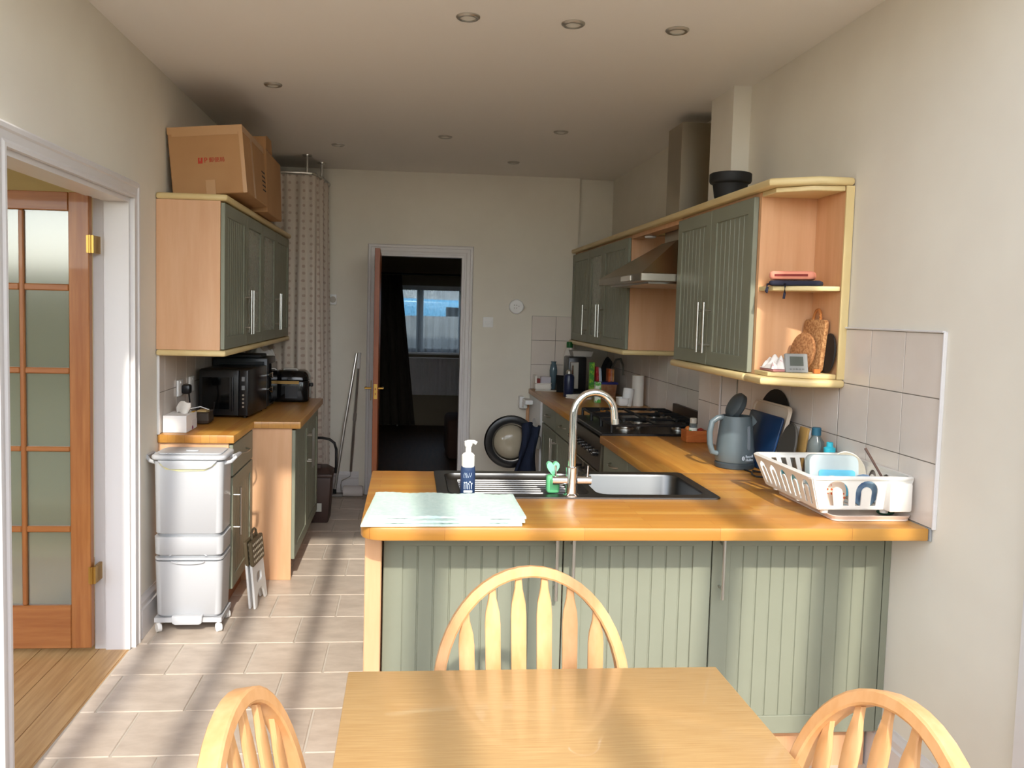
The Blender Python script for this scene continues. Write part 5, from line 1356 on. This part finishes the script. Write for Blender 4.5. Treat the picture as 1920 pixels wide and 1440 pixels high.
B(frame3(((bx+bX)/2, by+.006, .368), (1, 0, 0), (0, 0, 1), (0, -1, 0))).plate(nz, (), 0, .003).obj('pull_lip', BINM, mid)
tub(.467, .815, .006, .001, 'upper_tub')
lip = [((bx+bX)/2+.075*math.sin(-PI/2+PI*i/12)*1.0, by-.004+.0, .345-.012*math.cos(-PI/2+PI*i/12)) for i in range(13)]
B().tube(lip, .0035, 6).obj('lower_lip', BINM, bn)
lidp = rrect(bx-.012, bX+.012, by-.008, bY+.005, .035)
lid = B().plate(lidp, (), .822, .845).bevel_sharp(.009, 3, 60).obj('lid', BINM, bn)
B().plate(rrect(bx+.012, bX-.012, by+.016, bY-.02, .03), (), .8455, .852).bevel_sharp(.004, 2, 60).obj('lid_panel', BINM, lid)
B().plate(rrect((bx+bX)/2-.03, (bx+bX)/2+.03, by+.07, by+.10, .014), (), .8522, .858).bevel_sharp(.003, 2, 60).obj('lid_knob', BINM, lid)
B(frame3(((bx+bX)/2, by-.004, .80), (1, 0, 0), (0, 0, 1), (0, -1, 0))).plate([(-.135, .022), (-.11, -.005), (-.08, -.018), (.08, -.018), (.11, -.005), (.135, .022)], (), 0, .010).bevel_sharp(.003, 2, 40).obj('front_lip', BINM, lid)
bag = B(frame3(((bx+bX)/2, by-.0005, .775), (1, 0, 0), (0, 0, 1), (0, -1, 0))).plate([(-.13, .03), (-.10, .004), (-.03, -.006), (.03, -.004), (.08, .0), (.125, .028)], (), 0, .002)
bag.obj('liner_edge', mat('yellow_liner', (232, 226, 170), .5), bn, smooth=0)
for s_, x in ((-1, bx), (1, bX)):
    B().tube([(x-s_*.006, by+.05, .80), (x+s_*.030, by+.052, .81), (x+s_*.045, by+.06, .83), (x+s_*.046, bY-.06, .83), (x+s_*.030, bY-.052, .82), (x-s_*.006, bY-.05, .81)], .009, 8).obj('carry_handle', BINM, bn)
B().plate([(bx+.004, .05), (bX-.004, .05), (bX-.004, .072), (bx+.004, .072)], (), by+.004, bY-.004, frame3((0, 0, 0), (1, 0, 0), (0, 0, 1), (0, 1, 0))).obj('base_frame', BINM, bn, smooth=0)
B().plate([(-.07, .03), (-.068, -.004), (-.055, -.012), (.055, -.012), (.068, -.004), (.07, .03)], (), -.02, .02, frame3(((bx+bX)/2, by+.0, .058), (1, 0, 0), (0, 0, 1), (0, -1, 0))).bevel_sharp(.004, 2, 40).obj('pedal', BINM, bn)
for x in (bx+.02, bX-.02):
    for y in (by+.02, bY-.02):
        w_ = B(T(x, y, .021) @ Rz(.6)).cyl((-.010, 0, 0), (.010, 0, 0), .0205, 18).obj('castor', PLAST, bn)
        B().box(x-.008, x+.008, y-.010, y+.010, .036, .052, .003).obj('castor_fork', PLAST, w_)

st = thing('step_stool', 'folded white step stool with brown dotted top leaning on the left unit', 'step stool', (-.80, 4.40, 0))
OLV = mat('taupe_plastic', (104, 90, 66), .5)
def stoolM(xb, y0): return frame3((xb, y0, .002), (.10, .99, 0), (-.10, 0, .995), (.99, -.1, .1))
for k, (xb, y0) in enumerate(((-.783, 4.285), (-.757, 4.275))):
    Ms = stoolM(xb, y0)
    wd = .225
    leg_outline = [(0, 0), (.035, 0), (.055, .05), (.085, .075), (wd-.085, .075), (wd-.055, .05), (wd-.035, 0), (wd, 0), (wd-.01, .23), (.01, .23)]
    B(Ms).plate(leg_outline, [rrect(wd/2-.045, wd/2+.045, .115, .165, .022)], 0, .012).bevel_sharp(.002, 1, 60).obj('leg_panel', PLAST, st)
    B(Ms).plate(rrect(.008, wd-.008, .215, .345, .012), (), .002, .020).bevel_sharp(.003, 1, 60).obj('top_half', OLV, st)
    d_ = B(Ms)
    for i in range(7):
        for j in range(4):
            d_.plate(circ(.034+.026*i, .238+.028*j, .007, 8), (), .0198, .0215)
    o_ = d_.obj('anti_slip_dots', mat('cream_dots', (220, 212, 190), .6), st, smooth=0); o_['kind'] = 'stuff'
Ms = stoolM(-.772, 4.28)
B(Ms).tube([(.07, .34, .02), (.075, .375, .02), (.10, .388, .02), (.125, .388, .02), (.15, .375, .02), (.155, .34, .02)], .006, 8).obj('carry_handle', OLV, st)

# ================================================================== CURTAIN CORNER, CADDY, POLES
CURTM = dotted('spotted_curtain_fabric', (206, 194, 180), (182, 162, 148), 1.0, .17)
mp_ = [n_ for n_ in CURTM.node_tree.nodes if n_.type == 'MAPPING'][0]; mp_.inputs['Scale'].default_value = (20, 44, 1)
P_ = [Vector((-1.195, 6.43, 0)), Vector((-.80, 6.40, 0)), Vector((-.715, 6.43, 0)), Vector((-.69, 6.52, 0)), Vector((-.655, 6.95, 0))]
ls = [0]
for a, b in zip(P_[:-1], P_[1:]): ls.append(ls[-1]+(b-a).length)
def cpath(s):
    s *= ls[-1]
    for i in range(4):
        if s <= ls[i+1] or i == 3:
            f = (s-ls[i])/(ls[i+1]-ls[i]); d = (P_[i+1]-P_[i]).normalized()
            return P_[i].lerp(P_[i+1], f), Vector((d.y, -d.x, 0))
def cfn(u, v):
    p, n = cpath(u)
    amp = (.010+.020*v)
    q = p+n*(amp*math.sin(u*2*PI*11+.6*math.sin(v*3))+.008*math.sin(u*31+v*2))
    sl = (.03*v) if u < .6 else .02*v
    return (q.x+sl*(1 if u > .4 else 0), q.y, 2.52-2.45*v)
cu = thing('shower_curtain', 'pale spotted curtain hung from the ceiling in the far left corner', 'curtain', (-.85, 6.5, .06))
B().grid(cfn, 180, 14).obj('fabric', CURTM, cu, smooth=80)
cr0 = thing('curtain_rail', 'bent metal rail on ceiling posts above the spotted curtain', 'curtain rail', (-.74, 6.4, 2.53))
B().tube([(-1.20, 6.42, 2.535), (-.80, 6.39, 2.535), (-.735, 6.41, 2.535), (-.705, 6.50, 2.535), (-.66, 6.98, 2.535)], .010, 10).obj('rail', STEEL, cr0)
for (x, y) in ((-.765, 6.40), (-.69, 6.72)):
    B().lathe([(.009, 0), (.009, .118), (.034, .121), (.036, .130)], (x, y, 2.536), 18).obj('ceiling_post', STEEL, cr0)
for i in range(9):
    p, n = cpath(.04+i*.115)
    B().sweep([(p.x+.018*math.cos(a)*n.x, p.y+.018*math.cos(a)*n.y, 2.527+.018*math.sin(a)) for a in [2*PI*k/12 for k in range(12)]], [(.002, 0), (0, .002), (-.002, 0), (0, -.002)], (n.y, -n.x, 0), closed=True).obj('ring', STEEL, cr0)

BRN = mat('brown_caddy_plastic', (70, 52, 46), .5)
cd = thing('food_caddy', 'brown kerbside food caddy with raised black handle by the curtain', 'food caddy', (-.63, 6.13, 0))
B().frus((-.72, -.545, 6.02, 6.22), (-.745, -.525, 5.995, 6.245), .001, .335).bevel_sharp(.012, 2, 50).obj('bucket', BRN, cd)
B().box(-.755, -.515, 5.985, 6.255, .336, .362, .008, 2).obj('rim', BRN, cd)
l_ = B().frus((-.748, -.522, 5.992, 6.248), (-.70, -.57, 6.05, 6.19), .3625, .40).bevel_sharp(.008, 2, 30).obj('lid', BRN, cd)
B().box(-.665, -.600, 6.02, 6.05, .395, .425, .006, 2).obj('lid_catch', BRN, l_)
B().tube([(-.505, 6.12, .345), (-.500, 6.12, .40), (-.502, 6.12, .52), (-.515, 6.12, .565), (-.55, 6.12, .592), (-.60, 6.12, .602), (-.70, 6.12, .602), (-.74, 6.12, .585), (-.765, 6.12, .52), (-.765, 6.12, .345)], .010, 10).obj('handle', BLACK, cd)
B().box(-.63, -.59, 5.9965, 5.999, .09, .15).obj('sticker', mat('pale_sticker', (190, 190, 180), .6), cd, smooth=0)
mo = thing('flat_mop', 'flat floor mop leaning on the back wall, left of the paint roller pole', 'mop', (-.56, 6.88, 0))
B().tube([(-.575, 6.90, .03), (-.50, 6.92, .60), (-.415, 6.955, 1.175)], .011, 10).obj('pole', STEEL, mo)
B().box(-.62, -.50, 6.86, 6.945, .002, .022, .006).obj('mop_head', mat('mop_grey', (150, 146, 140), .8), mo)
B().cyl((-.575, 6.90, .02), (-.575, 6.90, .06), .014, 10).obj('joint', BLACK, mo)
pr_ = thing('paint_roller', 'white sheepskin roller on a long telescopic pole by the far door', 'paint roller', (-.44, 6.9, 0))
B().tube([(-.447, 6.93, .20), (-.42, 6.945, .70), (-.393, 6.96, 1.175)], .011, 10).obj('pole', STEEL, pr_)
B().cyl((-.400, 6.957, 1.05), (-.393, 6.961, 1.18), .015, 10).obj('grip', PLAST, pr_)
B().cyl((-.425, 6.943, .62), (-.420, 6.946, .68), .015, 10).obj('collar', STEEL, pr_)
B().tube([(-.447, 6.93, .21), (-.450, 6.91, .165), (-.515, 6.88, .135), (-.522, 6.87, .10), (-.520, 6.87, .055), (-.50, 6.87, .05)], .004, 8).obj('wire_frame', STEEL, pr_)
B().lathe([(.02, 0), (.042, .003), (.045, .012), (.045, .15), (.042, .162), (.02, .165)], (-.505, 6.87, .050), 22, Ry(PI/2)).obj('sleeve', mat('sheepskin', (214, 206, 200), .95, bump=.6, bscale=200), pr_)

# ================================================================== SMALL WALL AND CEILING FIXTURES
sw_ = thing('light_switch', 'white light switch right of the far doorway', 'light switch', (.663, YB-.01, 1.455))
B().box(.62, .706, YB-.012, YB-.0005, 1.412, 1.498, .003, 2).obj('plate', PLAST, sw_)
B().box(.640, .686, YB-.016, YB-.0125, 1.440, 1.470, .002).obj('rocker', PLAST, sw_)
al = thing('carbon_monoxide_alarm', 'round white alarm on the back wall above the switch', 'alarm', (.897, YB-.02, 1.59))
aM = frame3((.897, YB-.0005, 1.59), (1, 0, 0), (0, 0, 1), (0, -1, 0))
B(aM).lathe([(.060, 0), (.062, .006), (.060, .026), (.052, .032)], seg=32).obj('case', PLAST, al)
for (x, y) in ((-.018, .012), (-.018, -.012), (.0, .012), (.0, -.012), (.018, .004)): B(aM).plate(circ(x, y, .004, 10), (), .0325, .0335).obj('vent', mat('alarm_grey', (150, 146, 138), .6), al, smooth=0)
th_ = thing('thermostat', 'white dial thermostat beside the spotted curtain', 'thermostat', (-.62, YB-.02, 1.61))
B().box(-.665, -.585, YB-.03, YB-.0005, 1.568, 1.652, .004, 2).obj('case', PLAST, th_)
B(frame3((-.615, YB-.0305, 1.61), (1, 0, 0), (0, 0, 1), (0, -1, 0))).lathe([(.026, 0), (.025, .009), (.022, .011)], seg=24).obj('dial', mat('thermostat_dial', (190, 184, 172), .5), th_)
LIGHTS = [(.206, 3.281, 'left of the three nearest the viewer'), (.614, 3.292, 'middle of the three nearest the viewer'), (1.029, 3.299, 'right of the three nearest the viewer'),
          (-.703, 4.422, 'alone, in front of the cardboard boxes'), (-.503, 5.95, 'near the curtain rail'), (.217, 5.526, 'in the middle of the far row'),
          (.92, 5.23, 'in line with the cooker hood'), (.765, 6.352, 'closest to the back wall')]
for x, y, w_ in LIGHTS:
    t = thing('downlight', 'round recessed ceiling downlight, unlit, '+w_, 'downlight', (x, y, ZC-.01), group='ceiling downlights')
    B().lathe([(.030, .0005), (.040, .0005), (.046, .006), (.046, .0095), (.030, .0095), (.030, .0005)], (x, y, ZC-.0098), 28, cap=False).obj('bezel', mat('satin_nickel', (190, 186, 178), .35, .8), t)
    B().lathe([(.0295, .004), (.0295, .009)], (x, y, ZC-.0098), 24).obj('lamp_face', mat('lamp_face', (226, 222, 212), .3), t)

# ================================================================== TABLE AND CHAIRS
TZ = .75
tx0, tx1, ty0, ty1 = -.117, .717, .62, 1.822
tb_ = thing('dining_table', 'pale oak dining table in the foreground', 'table', (.3, 1.22, 0))
B().box(tx0, tx1, ty0, ty1, TZ-.024, TZ, .003, 2).obj('tabletop', OAK, tb_)
for x in (tx0+.06, tx1-.06):
    for y in (ty0+.06, ty1-.06):
        B().frus((x-.022, x+.022, y-.022, y+.022), (x-.03, x+.03, y-.03, y+.03), .001, TZ-.0245).obj('leg', OAK, tb_, smooth=0)
for y in (ty0+.05, ty1-.07): B().box(tx0+.092, tx1-.092, y, y+.02, TZ-.115, TZ-.0245).obj('apron', OAK, tb_, smooth=0)
for x in (tx0+.05, tx1-.07): B().box(x, x+.02, ty0+.092, ty1-.092, TZ-.115, TZ-.0245).obj('apron', OAK, tb_, smooth=0)

def make_chair(label):
    t = thing('dining_chair', label, 'chair', (0, 0, 0), group='hoop-back dining chairs')
    SZ = .44
    # saddle seat, front towards +y
    seat = [(-.17, -.19), (.17, -.19), (.205, -.10), (.215, .05), (.20, .16), (.15, .20), (0, .21), (-.15, .20), (-.20, .16), (-.215, .05), (-.205, -.10)]
    B().plate(seat, (), SZ-.032, SZ).bevel_sharp(.010, 3, 40).obj('seat', BIRCH, t)
    W, H, lean, zt, yb = .222, .275, .20, .925, -.165
    def bp(s, z): return Vector((s, yb-(z-SZ)*lean, z))
    zc = zt-H
    pts = [bp(-W*.90, SZ-.01), bp(-W*.97, SZ+.09), bp(-W, zc-.06)]
    for i in range(25):
        a = PI-PI*i/24; pts.append(bp(W*math.cos(a), zc+H*math.sin(a)))
    pts += [bp(W, zc-.06), bp(W*.97, SZ+.09), bp(W*.90, SZ-.01)]
    prof = [(-.013, -.015), (-.009, -.018), (.009, -.018), (.013, -.015), (.013, .015), (.009, .018), (-.009, .018), (-.013, .015)]
    # 'up' is the back normal so the flat faces look along the back
    B().sweep(pts, prof, (0, -1, -lean)).obj('hoop', BIRCH, t)
    for k in range(6):
        f = (k-2.5)/2.5
        s0, s1 = f*.145, f*.158
        zt_ = zc+H*math.sqrt(max(0, 1-(s1/W)**2))-.012
        h = zt_-(SZ-.01)
        fr = [(0, .010), (.2, .012), (.40, .0175), (.82, .0185), (.88, .0165), (.95, .0095), (1.0, .008)]
        b = B(); rings = []
        for q, hw in fr:
            c = bp(s0+(s1-s0)*q, SZ-.01+h*q); th = .0055
            rings.append([b.v(c+Vector((dx_*hw, dy_*th, 0))) for dx_, dy_ in ((-1, -.6), (-.8, -1), (.8, -1), (1, -.6), (1, .6), (.8, 1), (-.8, 1), (-1, .6))])
        for A, C in zip(rings[:-1], rings[1:]):
            for i in range(8): b.bm.faces.new((A[i], A[(i+1) % 8], C[(i+1) % 8], C[i]))
        b.bm.faces.new(rings[-1]); b.bm.faces.new(list(reversed(rings[0])))
        b.obj('spindle', BIRCH, t)
    for sx in (-1, 1):
        for sy in (-1, 1):
            p1 = Vector((sx*.15, sy*.14, SZ-.03)); p0 = Vector((sx*.20, sy*.19, .001))
            q = (p0-p1)
            B().tube([p1+q*f for f in (0, .15, .3, .5, .52, .7, 1)], .017, 12, scale=[.8, 1.05, 1.15, 1.2, 1.05, 1.0, .7]).obj('leg', BIRCH, t)
        B().tube([(sx*.178, -.168, .185), (sx*.18, 0, .185), (sx*.178, .168, .185)], .010, 10, scale=[.8, 1.25, .8]).obj('stretcher', BIRCH, t)
    B().tube([(-.175, 0, .185), (0, 0, .185), (.175, 0, .185)], .010, 10, scale=[.8, 1.25, .8]).obj('stretcher', BIRCH, t)
    return t
ch0 = make_chair('beechwood hoop-back chair between the table and the peninsula')
TOPB = -.165-(.925-.44)*.20
def set_chair(c, top, ang):
    """put the hoop top at 'top', seat direction at angle ang"""
    n = Vector((math.cos(ang), math.sin(ang), 0))
    c.location = Vector((top[0], top[1], 0)) + n*(-TOPB)
    c.rotation_euler = (0, 0, ang-PI/2)
set_chair(ch0, (.308, 1.975), -PI/2)
c = dup(ch0); c['label'] = 'beechwood hoop-back chair at the left side of the table'
set_chair(c, (-.262, 1.300), math.radians(-7))
c = dup(ch0); c['label'] = 'beechwood hoop-back chair at the right side of the table by the wall'
set_chair(c, (.815, 1.255), math.radians(180+9))

# small coloured magnets on the far drawers
o = B(frame3((XF-.0005, 5.20, .80), (0, 1, 0), (0, 0, 1), (-1, 0, 0))).lathe([(.020, 0), (.022, .004), (.018, .012)], seg=18).obj('green_magnet', mat('bright_green', (60, 170, 60), .4), at=(XF, 5.2, .78))
tag(o, 'bright green round magnet on the drawer front beyond the cooker', 'magnet')
